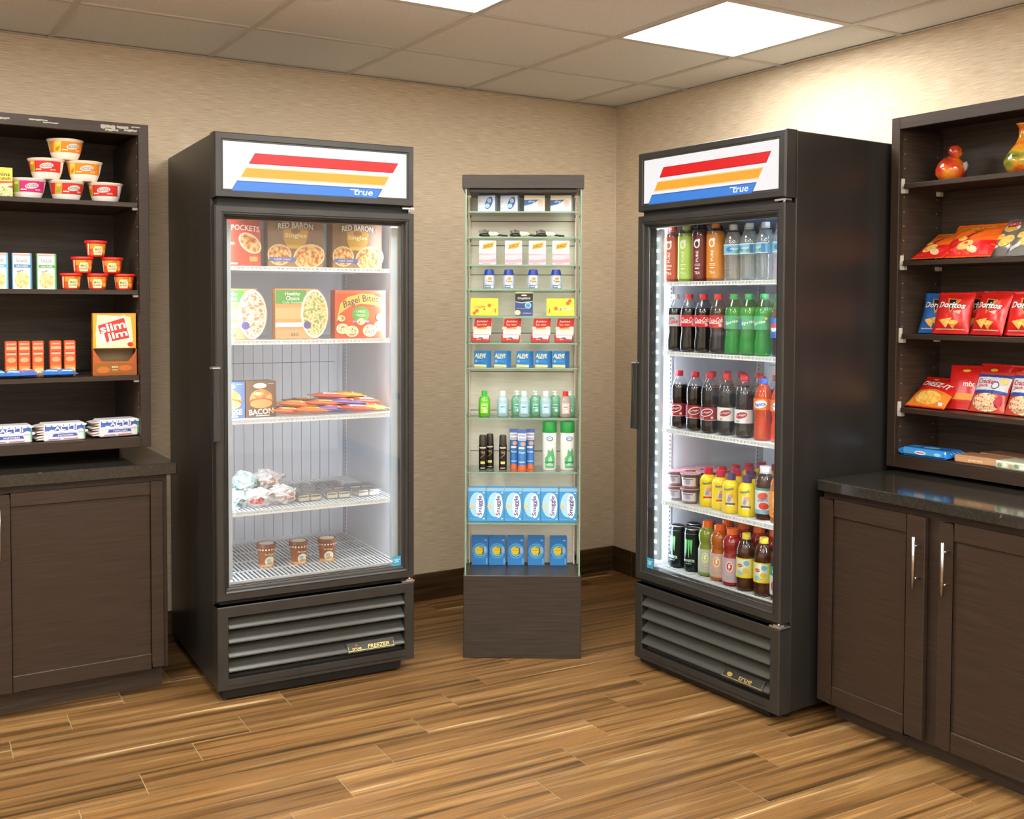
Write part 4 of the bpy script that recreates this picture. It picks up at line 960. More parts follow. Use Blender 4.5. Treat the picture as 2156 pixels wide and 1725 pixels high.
def fanart(a, r, z0, z1): a.rect(-.045, .045, z0, z1, '#ee7a1e').ell(0, (z0+z1)/2, .026, .013, '#f4f0ea', 18, 10).text('Fanta', 0, (z0+z1)/2, .042, .013, '#2b3f92', .05, 10)
fan = pet(.0325, .212, 'cola', liquid('#ee7410', b=.95), '#3f63b8', .0145, '#ee7a1e', fanart, .90, (.50, .68), .016, shell=glassy('#fbd9b4', refl=1.5), lr=1.0)
cnt = {}
nm3 = {'dp': 'dark soda bottle with maroon label', 'ddp': 'dark soda bottle with white and maroon label', 'fan': 'orange soda bottle with blue cap'}
for k in range(3):
    for i, (x, ky, yo) in enumerate(zip([.100, .190, .268, .344, .430, .515, .590], ['dp', 'dp', 'dp', 'ddp', 'ddp', 'fan', 'fan'], [.006, .0, -.004, .004, .0, .0, .0])):
        if k and i % 2 == 0 and i < 2: continue
        n = cnt.get((k, ky), 0); cnt[(k, ky)] = n+1
        q = ky if k == 0 else ('dp' if i < 4 else 'coke')
        lab = f'{nm3[ky]}, {ORD[n]} in the front row, third shelf' if k == 0 else f'red-capped dark soda bottle in the {["", "middle", "back"][k]} row, third shelf, {ORD[i]} from the handle side'
        put(('b', q), {'dp': dp, 'ddp': ddp, 'fan': fan, 'coke': coke}[q], 'soda_bottle', lab, 'bottle', CO, x+(.010 if k else 0), .118+yo+.076*k, ZC[2], [-8, 14, -6, 4, -4, -8, 0][i], 'soda bottles on the third cooler shelf')
# chilled cups, two high
def pud(t):
    h = .050; C = glassy('#e9e4e6', body=.25, bodyc='#efe6e4', refl=2)
    obj('cup', MB().lathe([(.027, 0), (.029, .002), (.036, h), (.039, h+.001), (.039, h+.003)], 22, C), t)
    obj('filling', MB().lathe([(.0265, .003), (.034, h-.006)], 22, '#b58f84'), t)
    obj('lid', MB().lathe([(.0392, h+.003), (.0392, h+.0045), (.037, h+.005)], 22, '#c98a92'), t)
    a = Art(); a.rect(-.03, .03, .010, .042, '#d9cfd6').ell(0, .026, .010, .010, '#a8a2c4').rect(-.02, .02, .034, .038, '#8d6f78'); a.build('label_print', cyl(lambda z: .029+.007*z/h+.0006), t, cuts(-.03, .03, 7))
for k in range(3):
    for i, x in enumerate([.083, .163]):
        for q in range(2):
            put('pud', pud, 'pudding_cup', f'clear dessert cup, {["lower", "upper"][q]} of a pair, {["front", "middle", "back"][k]} row, {["nearest the cooler wall", "beside the yellow bottles"][i]}', 'dessert cup', CO, x, .125+.080*k, ZC[3]+q*.0555, 0, 'stacked dessert cups on the fourth shelf')
def nesart(cc):
    def f(a, r, z0, z1): a.rect(-.014, .022, z0+.012, z0+.024, cc).rect(-.010, .016, z0+.026, z0+.058, '#e6c9a8').poly([(-.008, z0+.03), (.004, z0+.028), (.012, z0+.05), (.0, z0+.056)], '#8d9ac0').ell(.008, z0+.05, .008, .007, '#e79a5a').text('Nesquik', .0, z0+.072, .036, .012, '#3a6f9a', .05, 10).rect(-.008, .016, z0+.014, z0+.018, '#f2e6dc')
    return f
Y = plain('#f2d51c', .35)
def milk(cc, capc): return pet(.032, .140, 'nes', None, capc, .0165, Y, nesart(cc), 0, (.10, .70), .026, lr=.965, shell=Y)
mr, mb = milk('#c8312c', '#c8243c'), milk('#5a4a4a', '#5a3a6a')
for i, (x, y, ky) in enumerate([(.240, .130, 'r'), (.308, .122, 'r'), (.372, .108, 'b'), (.444, .112, 'b')]):
    put(('nes', ky), mr if ky == 'r' else mb, 'milk_bottle', f'yellow chocolate milk bottle with {"red" if ky == "r" else "purple"} cap, {ORD[i]} in the front row', 'bottle', CO, x, y+.01, ZC[3], [8, 14, 2, -2][i], 'yellow milk bottles on the fourth shelf')
for k in range(1, 5):
    for i, x in enumerate([.250, .320, .390, .460]):
        put(('nes', 'b' if (i == 3 and k < 3) or (i == 2 and k == 1) else 'r'), None, 'milk_bottle', f'yellow milk bottle with {"purple" if (i == 3 and k < 3) or (i == 2 and k == 1) else "red"} cap, {ORD[k]} row, {ORD[i]} from dessert cups', 'bottle', CO, x, .130+.070*k, ZC[3], 0, 'yellow milk bottles on the fourth shelf')
TEA = liquid('#7a3a1c', b=.55)
def peachart(a, r, z0, z1): a.rect(-.045, .045, z0, z1, '#dfe6e2').rect(-.045, .045, z1-.008, z1, '#4f9f86').rect(-.045, .045, z0, z0+.014, '#7fb0cc').ell(.0, z1-.026, .018, .012, '#d9483a', 16, 10).text('SNAPPLE', .0, z1-.040, .036, .010, '#3d6fa0', .03, 8).ell(.004, z0+.028, .018, .012, '#d23c30')
def orart(a, r, z0, z1): a.rect(-.045, .045, z0, z1, '#ee9a3c').ell(0, z1-.03, .016, .014, '#f6e2b0').rect(-.02, .02, z0+.01, z0+.03, '#d9542c').text('PEACH', 0, z0+.02, .034, .010, '#fbf0dc', .03)
sn = pet(.034, .183, 'tea', TEA, '#e9e9ea', .0195, '#dfe6e2', peachart, .82, (.12, .60), .020, lr=.99, shell=CL_S)
so = pet(.034, .183, 'tea', liquid('#e8962e', b=.8), '#e9e9ea', .0195, '#ee9a3c', orart, .82, (.12, .60), .020, lr=.99, shell=CL_S)
put('sn', sn, 'tea_bottle', 'iced tea bottle with white cap and red fruit label beside the yellow milk bottles', 'bottle', CO, .518, .13, ZC[3], -2)
put('so', so, 'tea_bottle', 'orange drink bottle with white cap, cut off by the cooler door frame', 'bottle', CO, .592, .12, ZC[3], 0)
for k in (1, 2): put('sn', None, 'tea_bottle', f'iced tea bottle with white cap in the {["", "second", "third"][k]} row', 'bottle', CO, .528, .13+.076*k, ZC[3], 20, 'iced tea bottles behind the front one'); put('so', None, 'tea_bottle', f'orange drink bottle with white cap in the {["", "second", "third"][k]} row', 'bottle', CO, .60, .12+.076*k, ZC[3], 20, 'orange drink bottles behind the front one')
def monart(a, r, h):
    g = plain('#6fd07a', .3)
    for x, b, q in [(-.012, .060, .004), (-.001, .052, .003), (.009, .064, .003)]:
        a.poly([(x-.004, .118), (x+.004, .122), (x+.0045, .108), (x+.0015, b+.012), (x+.001, b), (x-.0015, b+.010), (x-.003, b+.03)], g)
    a.text('MONSTER', 0, .042, .046, .010, '#dfe4e2', .04).text('ENERGY', 0, .031, .026, .005, '#8fcf98', .02).rect(-.03, .03, h-.016, h-.0150, '#8a9290')
BLK = plain('#17221f', .2, .3)
for k in range(3):
    for i, (x, y) in enumerate([(.088, .138), (.160, .142)]):
        put('mon', can(.0325, .157, BLK, M_metalw, monart), 'energy_drink_can', f'tall black energy drink can with green claw mark, {["cooler wall side", "sports drink side"][i]}, {["front", "middle", "back"][k]} row', 'can', CO, x+(.008*k), y+.075*k, ZC[4], [-25, -8][i], 'energy drink cans on the cooler floor')
def gart(c):
    def f(a, r, z0, z1): a.ell(0, z1-.030, .014, .019, '#ded7cf').ell(0, z1-.030, .010, .014, c).poly([(-.002, z1-.02), (.006, z1-.02), (.001, z1-.029), (.006, z1-.029), (-.004, z1-.043), (-.001, z1-.033), (-.005, z1-.033)], '#f2efe9').rect(-.014, .014, z0+.012, z0+.014, '#a89a90').rect(-.012, .012, z0+.020, z0+.0215, '#a89a90').text('LYTE', 0, z0+.03, .022, .006, '#c0b2a8', .02)
    return f
def gat(c, lab): return pet(.036, .200, 'sport', liquid(c, b=.8), '#ee6a26', .0205, lab, gart(c), .90, (.07, .50), .022, lr=.975, shell=glassy('#f6f6f2', refl=1.5, bump=.3))
gats = {'lemon': gat('#b8c84a', '#b9bba6'), 'orange': gat('#f08414', '#c9a894'), 'red': gat('#cf1c26', '#c3a8b4')}
for i, (x, y, ky) in enumerate([(.238, .142, 'lemon'), (.308, .132, 'orange'), (.380, .120, 'red')]):
    put(('gat', ky), gats[ky], 'sports_drink_bottle', f'{"lemon-green" if ky == "lemon" else ky} sports drink bottle with orange cap in the front row', 'bottle', CO, x, y, ZC[4], [0, -4, -2][i], 'sports drinks on the cooler floor')
for k in range(1, 4):
    for i, x in enumerate([.262, .338, .412, .486, .560]):
        ky = ['orange', 'red', 'red', 'red', 'red'][i]
        put(('gat', ky), None, 'sports_drink_bottle', f'{ky} sports drink bottle with orange cap, {ORD[k]} row, {ORD[i]} from the energy drink cans', 'bottle', CO, x, .142+.078*k, ZC[4], 30, 'sports drinks on the cooler floor')
def liart(a, r, z0, z1): a.rect(-.045, .045, z0, z1, '#e6d24a').rect(-.024, .024, z0+.016, z1-.004, '#d7e2cf').ell(-.012, (z0+z1)/2+.008, .011, .006, '#c9342c').text('Lipton', -.012, (z0+z1)/2+.008, .018, .005, '#f8f0e0', .03).ell(.012, z1-.016, .010, .009, '#7fb8c8').ell(.010, z0+.026, .012, .009, '#e6c23a').ell(-.012, z0+.016, .012, .008, '#8fc0c8').rect(-.03, .03, z0, z0+.006, '#e9c832')
li = pet(.0345, .198, 'tea', TEA, '#e9cf4a', .015, '#e6d24a', liart, .84, (.24, .58), .016, lr=.985, shell=CL_S)
for i, (x, y) in enumerate([(.452, .112), (.531, .112)]):
    put('li', li, 'tea_bottle', f'lemon iced tea bottle with yellow cap, {["beside the red sports drink", "second from the red sports drink"][i]}', 'bottle', CO, x, y, ZC[4], -4, 'lemon iced teas on the cooler floor')
def dtart(a, r, z0, z1): a.rect(-.045, .045, z0, z1, '#d8e2e0').rect(-.045, .045, z1-.03, z1, '#3f9a8a').ell(-.01, z0+.03, .014, .018, '#c2566a').text('tea', -.008, z1-.016, .024, .012, '#f2f4f0', .04)
dt = pet(.0345, .198, 'tea', TEA, '#e9cf4a', .015, '#d8e2e0', dtart, .84, (.10, .58), .016, lr=.985, shell=CL_S)
put('dt', dt, 'tea_bottle', 'iced tea bottle with teal label and yellow cap, at the cooler door\'s hinge edge', 'bottle', CO, .604, .112, ZC[4], -6)

# ============ display stand goods (z of the shelf, x on the stand)
def soapA(a, w, h): a.rect(-w/2, w/2, 0, h, '#d4e2f0').rect(-w/2, w/2, h-.004, h, '#6d86a8').ell(.010, h*.52, .014, .026, '#3a5f9a', 18, -22).ell(.012, h*.66, .008, .009, '#b4d2ee').ell(.004, h*.36, .010, .009, '#a6cbec', 14, 20).rect(-w/2+.006, -w/2+.011, h*.2, h*.24, '#88aaaa').rect(-w/2+.006, -w/2+.011, h*.6, h*.64, '#88aaaa').text('2', .012, h*.66, .006, .008, '#3a5f9a', .02)
def soapB(a, w, h): a.rect(-w/2, w/2, 0, h, '#ece8e2').rect(-w/2, w/2, h*.80, h*.9, '#e6dc8a').rect(-w/2, w/2, h-.003, h, '#7d86a0').poly([(-w/2, h*.36), (-w/2, h*.70), (.018, h*.72), (-.010, h*.46)], '#2f6fb4').text('dry', -.012, h*.60, .026, .012, '#e9f2fa', .03, 0, .2).ell(.024, h*.5, .010, .014, '#f0c8b4').rect(-.02, .02, h*.1, h*.14, '#cfd6de')
SD = .055
for i, (x, w, ky) in enumerate([(.092, .070, 'A'), (.182, .070, 'A'), (.278, .082, 'B'), (.386, .080, 'B')]):
    put(('soap', ky), carton(w, .068, .045, '#9db8dc' if ky == 'A' else '#b9c0dc', soapA if ky == 'A' else soapB, bev=.003), 'toiletry_box', f'{"pale blue box with dark blue oval" if ky == "A" else "white box with blue wedge"}, {["against the glass side", "second on the shelf", "third on the shelf", "at the other glass side"][i]}, top shelf', 'box', ST, x, .088, ZS[0], [-14, -14, 0, -10][i], 'boxes on the top glass shelf')
def brush(t):
    m = MB(); m.lathe([(.002, -.030), (.010, -.026), (.0155, -.012), (.016, .0), (.013, .012), (.007, .018)], 14, '#26231f'); m.v = [(z, y*1.0, x*.55+.010) for x, y, z in m.v]; obj('brush_head', m, t)
    b = MB(); rr = random.Random(2)
    for i in range(8):
        for j in range(5):
            x = -.024+i*.005; y = -.010+j*.005; b.tube((x, y, .014), (x-.003-.002*rr.random(), y*1.35, .030-abs(x+.005)*.28+.003*rr.random()), .0008, '#33302a', 4)
    obj('bristle', b, t, kind='stuff')
    s = MB().lathe([(.013, 0), (.011, .028), (.004, .040)], 14, '#dbe8c8'); s.v = [(.010+z, y, x*.85+.014) for x, y, z in s.v]; obj('sleeve', s, t)
    obj('handle', MB().tube((.045, 0, .010), (.085, 0, .006), .004, '#1f1d1a', 8), t)
for i, x in enumerate([.086, .210, .314]):
    put('brush', brush, 'hair_brush', f'black round hair brush in a pale green sleeve, {["nearest the freezer side", "in the middle", "nearest the cooler side"][i]}', 'hair brush', ST, x, .095, ZS[1], 0, 'hair brushes on the second glass shelf')
def pinkb(a, w, h): a.rect(-w/2, w/2, 0, h, '#f0e4e0').rect(-w/2, w/2, h*.0, h*.46, '#eec0c6').poly([(-w/2, h*.08), (w/2, h*.10), (w/2, h*.26), (0, h*.20), (-w/2, h*.22)], '#e69aa8').poly([(-w/2, h*.40), (w/2, h*.44), (w/2, h*.46), (-w/2, h*.46)], '#d9a0ac').poly([(-.022, h*.64), (.020, h*.72), (.026, h*.94), (-.016, h*.84)], '#eeb030').text('DAILY', .002, h*.79, .036, .011, '#a8521c', .04, 12).rect(-.02, .016, h*.31, h*.34, '#f8ecec').rect(-.02, .01, h*.04, h*.06, '#c07a86')
for i, x in enumerate([.092, .195, .290, .384]):
    put('pinkb', carton(.068, .096, .030, '#efdcd8', pinkb), 'pharmacy_box', f'white and pink box with a yellow logo, {ORD[i]} of four from the freezer side', 'box', ST, x, .080, ZS[2], 0, 'pink and white boxes on the third glass shelf')
def tums(t):
    obj('bottle', MB().lathe([(.021, 0), (.0235, .003), (.024, .03), (.022, .05), (.019, .056)], 20, '#b9c6d6', sq=.25), t)
    obj('cap', MB().lathe([(.021, .054), (.0205, .058), (.017, .076), (.015, .0775)], 20, '#2b3f9e'), t)
    a = Art(); a.ell(0, .034, .0175, .017, '#efe6d4', 20).ell(.003, .041, .009, .006, '#e09a3c').text('Tums', 0, .031, .026, .010, '#2f3f5a', .05).rect(-.017, .008, .004, .015, '#5f7a90').text('relief', -.004, .010, .02, .006, '#dfe8ee', .03).ell(.013, .008, .006, .005, '#f2f2ee')
    a.build('label_print', cyl(.0245), t, cuts(-.018, .018, 5))
for i, x in enumerate([.098, .176, .274, .366]):
    put('tums', tums, 'tablet_bottle', f'small tablet bottle with dark blue cap, {ORD[i]} of four from the freezer side', 'tablet bottle', ST, x, .085, ZS[3], 0, 'tablet bottles on the fourth glass shelf')
def yel(flip):
    def f(a, w, h):
        a.rect(-w/2+.001, w/2-.001, .001, h-.001, '#f4e12c'); s = -1 if flip else 1
        a.ell(-.020*s, .036 if not flip else .030, .030, .007, '#f0dcae' if flip else '#e9b83a', 14, 4*s).ell(.018*s if flip else .020, .042 if not flip else .030, .008, .008, '#d9641e').ell(-.030*s if flip else -.030, .020 if not flip else .052, .008, .008, '#d95a1e').ell((-.038)*s if flip else -.040, .010 if not flip else .062, .007, .007, '#d9501e').poly([(-.006, .022), (.006, .022), (0, .034)], '#6a9a30').rect(.044*s-.003, .044*s+.003, .012, .03, '#d9641e').text('soft', -.012*s, .036 if not flip else .030, .03, .007, '#b8701c', .02)
    return f
def pouchcard(ar): return carton(.112, .072, .006, '#f0dc30', ar, bev=.002)
put('yl', pouchcard(yel(False)), 'yellow_pouch', 'yellow flat pack leaning at the freezer side of the fifth glass shelf', 'flat pack', ST, .079, .080, ZS[4]-.0, 0, 'yellow flat packs on the fifth glass shelf', -14)
put('yr', pouchcard(yel(True)), 'yellow_pouch', 'yellow flat pack with a white tube picture, leaning at the cooler side', 'flat pack', ST, .384, .080, ZS[4], 0, 'yellow flat packs on the fifth glass shelf', -14)
def chap(a, w, h): a.rect(-w/2, w/2, 0, h, '#3f4f7c').rect(-w/2, w/2, h*.58, h, '#2e2c2a').rect(-w/2, w/2, h*.94, h, '#d9cfa0').poly([(-w/2, h*.58), (-.01, h*.53), (w/2, h*.60), (w/2, h*.63), (-.01, h*.56), (-w/2, h*.61)], '#c4d0e6').text('ChapStick', 0, h*.73, .052, .011, '#f0ece4', .03).ell(.016, h*.44, .013, .013, '#a9cdea', 18).ell(.016, h*.44, .009, .009, '#4f9ccc', 16).ell(-.026, h*.14, .012, .010, '#e6dca0').ell(0, h*.86, .012, .003, '#e8e4dc').text('moisture', .012, h*.12, .034, .005, '#c9d0e8', .02).rect(-w/2+.004, w/2-.02, h*.3, h*.33, '#7a86b4')
put('chap', carton(.070, .096, .014, '#343a52', chap), 'lip_balm_pack', 'dark blue and black lip balm pack between the two yellow packs', 'lip balm pack', ST, .238, .080, ZS[4], 0)
def med(t):
    w = .078
    obj('tray_box', MB().box(-w/2-.004, w/2-.008, -.022, .012, 0, .030, '#c23a34'), t, .003)
    a = Art(); a.poly([(-w/2+.004, .018), (w/2-.014, .012), (w/2-.010, .029), (-w/2+.002, .029)], '#f4ece8').ell(-.006, .016, .010, .004, '#6a5a5a').rect(-w/2, w/2-.012, .001, .006, '#a82a26').text('gel', -.014, .012, .016, .006, '#f6d8d2', .02); a.build('front_print', flat(-.0223), t)
    c = MB().ex([(-w/2+.002, .028), (w/2-.004, .028), (w/2, .096), (-w/2+.008, .096)], .006, .012, '#f0e8e0'); obj('backing_card', c, t, .001)
    a = Art(); a.poly([(-w/2+.004, .052), (w/2-.004, .052), (w/2-.001, .095), (-w/2+.009, .095)], '#cf2a22').text('Junior', 0, .082, .046, .012, '#f8ded6', .04, 0, .1).text('fast relief', -.002, .070, .040, .007, '#f8ded6', .02).poly([(-.02, .056), (.014, .060), (.03, .056), (.02, .052), (-.02, .052)], '#f0b050').ell(-.03, .056, .010, .006, '#f2cfc4').ell(.026, .057, .010, .006, '#f6e2d8'); a.build('card_print', flat(.0058), t)
for i, x in enumerate([.071, .190, .309, .403]):
    put('med', med, 'medicine_pack', f'red and white medicine pack, {ORD[i]} of four from the freezer side', 'medicine pack', ST, x, .085, ZS[5], 0, 'red and white packs on the sixth glass shelf')
def aleve(a, w, h): a.rect(-w/2, w/2, 0, h, '#2f7fc4').rect(-w/2, w/2, 0, h*.14, '#e9dc9a').text('ALEVE', 0, h*.72, w*.86, .016, '#f3e2a0', .05, 0, .15, 0, '#f6f6f2', .03).rect(-.014, .012, h*.52, h*.56, '#b9dcf2').rect(-.016, .02, h*.36, h*.40, '#5fa4dc').ell(-.018, h*.36, .006, .006, '#7fbce8')
for i, x in enumerate([.073, .153, .243, .318, .388]):
    put('aleve', carton(.056, .062, .040, '#3d8ad6', aleve), 'tablet_box', f'blue tablet box with a cream base band, {ORD[i]} of five from the freezer side', 'tablet box', ST, x, .092, ZS[6], -28, 'blue tablet boxes on the seventh glass shelf')
# little bottles
def lilb(c, capc, labc, pump=False, b=.5):
    def f(t):
        r, h = .0235, .102
        obj('bottle', MB().lathe([(.020, 0), (r, .004), (r, .066), (.018, .078), (.010, .083)], 18, glassy(c, body=b, bodyc=c, refl=1.6), sq=.3), t)
        if pump: obj('pump', MB().lathe([(.010, .083), (.010, .087), (.004, .088), (.004, .096)], 14, '#e4eeea').box(-.011, .007, -.005, .005, .0955, .100, '#e4eeea'), t)
        else: obj('cap', MB().lathe([(.0115, .082), (.0115, h-.001), (.0105, h)], 18, capc, rib=.06, smooth=False), t)
        a = Art(); a.rect(-.016, .016, .014, .056, labc).rect(-.010, .010, .044, .047, '#f2f6f4').rect(-.012, .008, .034, .037, '#f2f6f4').ell(.004, .024, .006, .006, '#f2f6f4').text('gel', 0, .0405, .016, .007, '#3a6a5c', .03); a.build('label_print', cyl(r*1.12), t, cuts(-.016, .016, 5))
    return f
kinds = {'gr': lilb('#7fe04a', '#3fc03c', '#96e03c', b=.9), 'bl': lilb('#d4eef4', '#eef6f6', '#a4d8e8', b=.7), 'gn': lilb('#a8e4c6', '#e8f4ee', '#6fc49c', True, b=.7), 'rd': lilb('#f0dfda', '#e0342e', '#f2c9c2')}
nm = {'gr': 'bright green bottle with green cap', 'bl': 'clear pale blue bottle', 'gn': 'pale green pump bottle', 'rd': 'clear bottle with red cap'}
for ky, x, y, lab in [('gr', .080, .085, 'nearest the freezer side'), ('bl', .154, .085, 'beside the bright green bottle'), ('gn', .212, .125, 'behind and between the pale blue bottles'), ('bl', .240, .080, 'in the middle of the shelf'), ('gn', .287, .120, 'mid-shelf behind pale blue bottles'), ('bl', .327, .082, 'nearer the red-capped bottle'), ('gn', .366, .125, 'just beside the red-capped bottle'), ('rd', .406, .082, 'nearest the cooler side'), ('gn', .425, .125, 'behind the red-capped bottle')]:
    put(('lil', ky), kinds[ky], 'gel_bottle', nm[ky]+' on the eighth glass shelf, '+lab, 'bottle', ST, x, y, ZS[7], 0, 'gel bottles on the eighth glass shelf')
# spray cans, toothpaste tubes, tall white bottles
def spray(t):
    obj('can', MB().lathe([(.0155, 0), (.016, .002), (.016, .098), (.014, .104)], 18, plain('#2c2620', .25, .4)), t)
    obj('cap', MB().lathe([(.0150, .100), (.0152, .104), (.0142, .134), (.012, .139)], 18, '#3a332c'), t)
    a = Art(); a.rect(-.014, .014, .086, .092, '#cfc6b8').text('TRE', 0, .070, .02, .008, '#b8a088', .04).poly([(-.010, .046), (.010, .062), (.010, .066), (-.010, .050)], '#8a6a52').rect(-.009, .009, .024, .034, '#d6d078').rect(-.010, .010, .006, .009, '#c9c0b0'); a.build('label_print', cyl(.0161), t, cuts(-.016, .016, 5))
for i, (x, y, lab) in enumerate([(.074, .082, 'front, nearest the freezer side'), (.102, .118, 'set back behind the first'), (.155, .082, 'beside the toothpaste cartons')]):
    put('spray', spray, 'spray_can', 'slim dark brown spray can, '+lab, 'spray can', ST, x, y, ZS[8], 0, 'dark spray cans on the ninth glass shelf')
def paste(t):
    w, h = .036, .160
    m = MB(); n = 12; vs = []
    for j in range(9):
        v = j/8; a = .0165; b = .0145*(1-v)+.0012; z = .016+v*(h-.016)
        for i in range(n):
            q = 2*math.pi*i/n; vs.append(((a+.001*v)*math.cos(q), b*math.sin(q), z))
    m.add(vs, [(j*n+i, j*n+(i+1) % n, (j+1)*n+(i+1) % n, (j+1)*n+i) for j in range(8) for i in range(n)], '#3a7cc4', True); obj('tube', m, t)
    obj('cap', MB().lathe([(.0165, 0), (.0168, .002), (.0155, .019)], 18, '#ee6a2c'), t)
    obj('crimp_end', MB().box(-.0185, .0185, -.002, .002, h-.012, h+.002, '#5a6cae'), t)
    a = Art(); f = lambda x, z, l: (x, -(.0145*(1-(z-.016)/(h-.016))+.0012)*math.sqrt(max(.02, 1-(x/.0176)**2))-l-.0006, z)
    a.rect(-.0165, .0165, .118, .146, '#e9e4ea').text('white', 0, .138, .028, .008, '#3f5fa8', .04).rect(-.014, .014, .122, .126, '#8f8fb8').ell(.004, .104, .010, .008, '#e6a07a').rect(-.013, .010, .084, .092, '#e0e4f0').text('Fresh', 0, .070, .024, .008, '#dfe8f6', .04).rect(-.012, .012, .03, .034, '#bcd0ee'); a.build('label_print', f, t, cuts(-.0165, .0165, 6), cuts(.02, h, 8))
for i, (x, y, lab) in enumerate([(.200, .110, 'nearer the spray cans'), (.232, .080, 'front and centre'), (.265, .110, 'nearer the tall white bottles')]):
    put('paste', paste, 'toothpaste_tube', 'blue toothpaste tube standing on its orange cap, '+lab, 'toothpaste tube', ST, x, y, ZS[8], 0, 'toothpaste tubes on the ninth glass shelf')
def tallw(t):
    obj('bottle', MB().lathe([(.025, 0), (.0275, .004), (.028, .148), (.026, .154)], 22, '#ecefe9', sq=.15), t)
    obj('cap', MB().lathe([(.028, .150), (.029, .153), (.0285, .192), (.027, .1945)], 22, '#2c9a48'), t)
    a = Art(); a.ell(0, .128, .014, .009, '#3f86b8', 18).ell(0, .128, .010, .006, '#e4eef4', 16).poly([(-.018, .010), (.020, .010), (.022, .05), (.012, .092), (.004, .076), (-.006, .086), (-.010, .06), (-.020, .05)], '#58b078').poly([(-.008, .02), (.012, .03), (.006, .06), (-.004, .05)], '#a8dcb4').rect(-.02, .020, .030, .036, '#2f8a58').text('Baby', 0, .128, .014, .005, '#3f6a9a', .03).text('POWDER', 0, .022, .03, .007, '#eef6ee', .03); a.build('label_print', cyl(.0300), t, cuts(-.022, .022, 7))
for i, (x, lab) in enumerate([(.343, 'beside the toothpaste tubes'), (.415, 'against the cooler-side glass')]):
    put('tallw', tallw, 'powder_bottle', 'tall white bottle with green cap and leaf print, '+lab, 'bottle', ST, x, .090, ZS[8], [0, 14][i], 'tall white bottles on the ninth glass shelf')
def snug(a, w, h): a.rect(-w/2, w/2, 0, h, '#3f9ad8').rect(-w/2, w/2, h*.90, h, '#8fbfdf').ell(.0, h*.50, .030, .050, '#a9d8f2', 20).ell(.013, h*.47, .017, .050, '#f6f6f8', 24).text('Snuggle', .013, h*.47, .080, .022, '#34398e', .04, 90).ell(-.022, h*.44, .009, .009, '#eec98a').rect(w/2-.012, w/2-.004, h*.84, h*.87, '#dff0fa').rect(w/2-.012, w/2-.004, h*.06, h*.09, '#dff0fa').rect(-w/2+.004, .01, h*.06, h*.08, '#6fb6e6')
for i in range(6):
    put('snug', carton(.0705, .134, .040, '#4a9ed6', snug), 'dryer_sheet_carton', f'light blue dryer sheet carton with sideways lettering, {ORD[i]} of six from the freezer side', 'laundry box', ST, .0525+i*.0728, .070, ZS[9], 0, 'dryer sheet cartons on the tenth glass shelf')
def tide(a, w, h):
    a.rect(-w/2, w/2, 0, h, '#2f7cc8').rect(-w/2, w/2, h*.0, h*.3, '#3a8ad4'); cz = h*.50
    for r, c in [(.031, '#5fb4e2'), (.026, '#2f86c8'), (.0225, '#7fd0e8')]: a.ell(0, cz, r, r*1.02, c, 24)
    a.ell(.002, cz, .017, .018, '#2f6a5a', 20).poly([(-.022, cz+.010), (-.006, cz+.016), (.010, cz+.013), (.012, cz-.004), (.006, cz-.016), (-.010, cz-.014), (-.018, cz-.002)], '#f2cc2c').rect(-.016, .008, cz+.002, cz+.004, '#e09a20').ell(.022, cz+.004, .006, .014, '#b0bce0').rect(w/2-.016, w/2-.006, h*.86, h*.90, '#9fd0f0').rect(w/2-.009, w/2-.004, h*.05, h*.24, '#7fc0ea')
for i, x in enumerate([.061, .133, .210, .293, .385]):
    put('tide', carton(.069, .118, .030, '#3a86cc', tide), 'detergent_carton', f'blue detergent carton with ringed yellow mark, {ORD[i]} of five from the freezer side', 'laundry box', ST, x, .185, .332, 0, 'detergent cartons on the stand base')

# ============ right shelving goods (frame runs from the cooler towards the camera)
def gourd(t):
    G1 = ramp_mat('glazed_gourd', [(.3, '#5a2410'), (.45, '#b8361c'), (.55, '#d9641e'), (.7, '#e89a34')], nscale=14, detail=3, rough=.12, spec=.7)
    m = MB().lathe([(.012, 0), (.034, .004), (.050, .026), (.052, .044), (.042, .066), (.026, .082), (.018, .088)], 26, G1); obj('body', m, t)
    k = MB().lathe([(.004, -.024), (.018, -.018), (.026, .0), (.021, .016), (.008, .025), (.002, .027)], 22, G1); q = Matrix.Rotation(R(-28), 4, 'Y')
    k.v = [tuple(q@Vector(v)+Vector((.016, -.002, .100))) for v in k.v]; obj('knob', k, t)
    s = MB().ex([(.046, .060), (.060, .066), (.066, .052), (.062, .040), (.054, .030)], -.004, .004, '#8a8478'); obj('stem', s, t, .0015)
put('gourd', gourd, 'gourd_ornament', 'glossy red and orange gourd-shaped ornament on the top shelf', 'ornament', SR, .165, .105, 1.836, 0)
def vase(t):
    V = ramp_mat('glazed_vase', [(.3, '#3c4a1c'), (.45, '#8a8a2c'), (.52, '#d98a24'), (.65, '#c9541c'), (.8, '#e2b25a')], (1, 1, 2), 12, 3, .1, .7)
    obj('body', MB().lathe([(.030, 0), (.044, .006), (.058, .030), (.058, .046), (.042, .074), (.024, .098), (.015, .120), (.014, .142), (.018, .156), (.024, .162), (.021, .163), (.012, .150)], 28, V), t)
put('vase', vase, 'ceramic_vase', 'glossy green and orange bottle-shaped vase at the photo\'s edge', 'vase', SR, .438, .09, 1.836, 0)
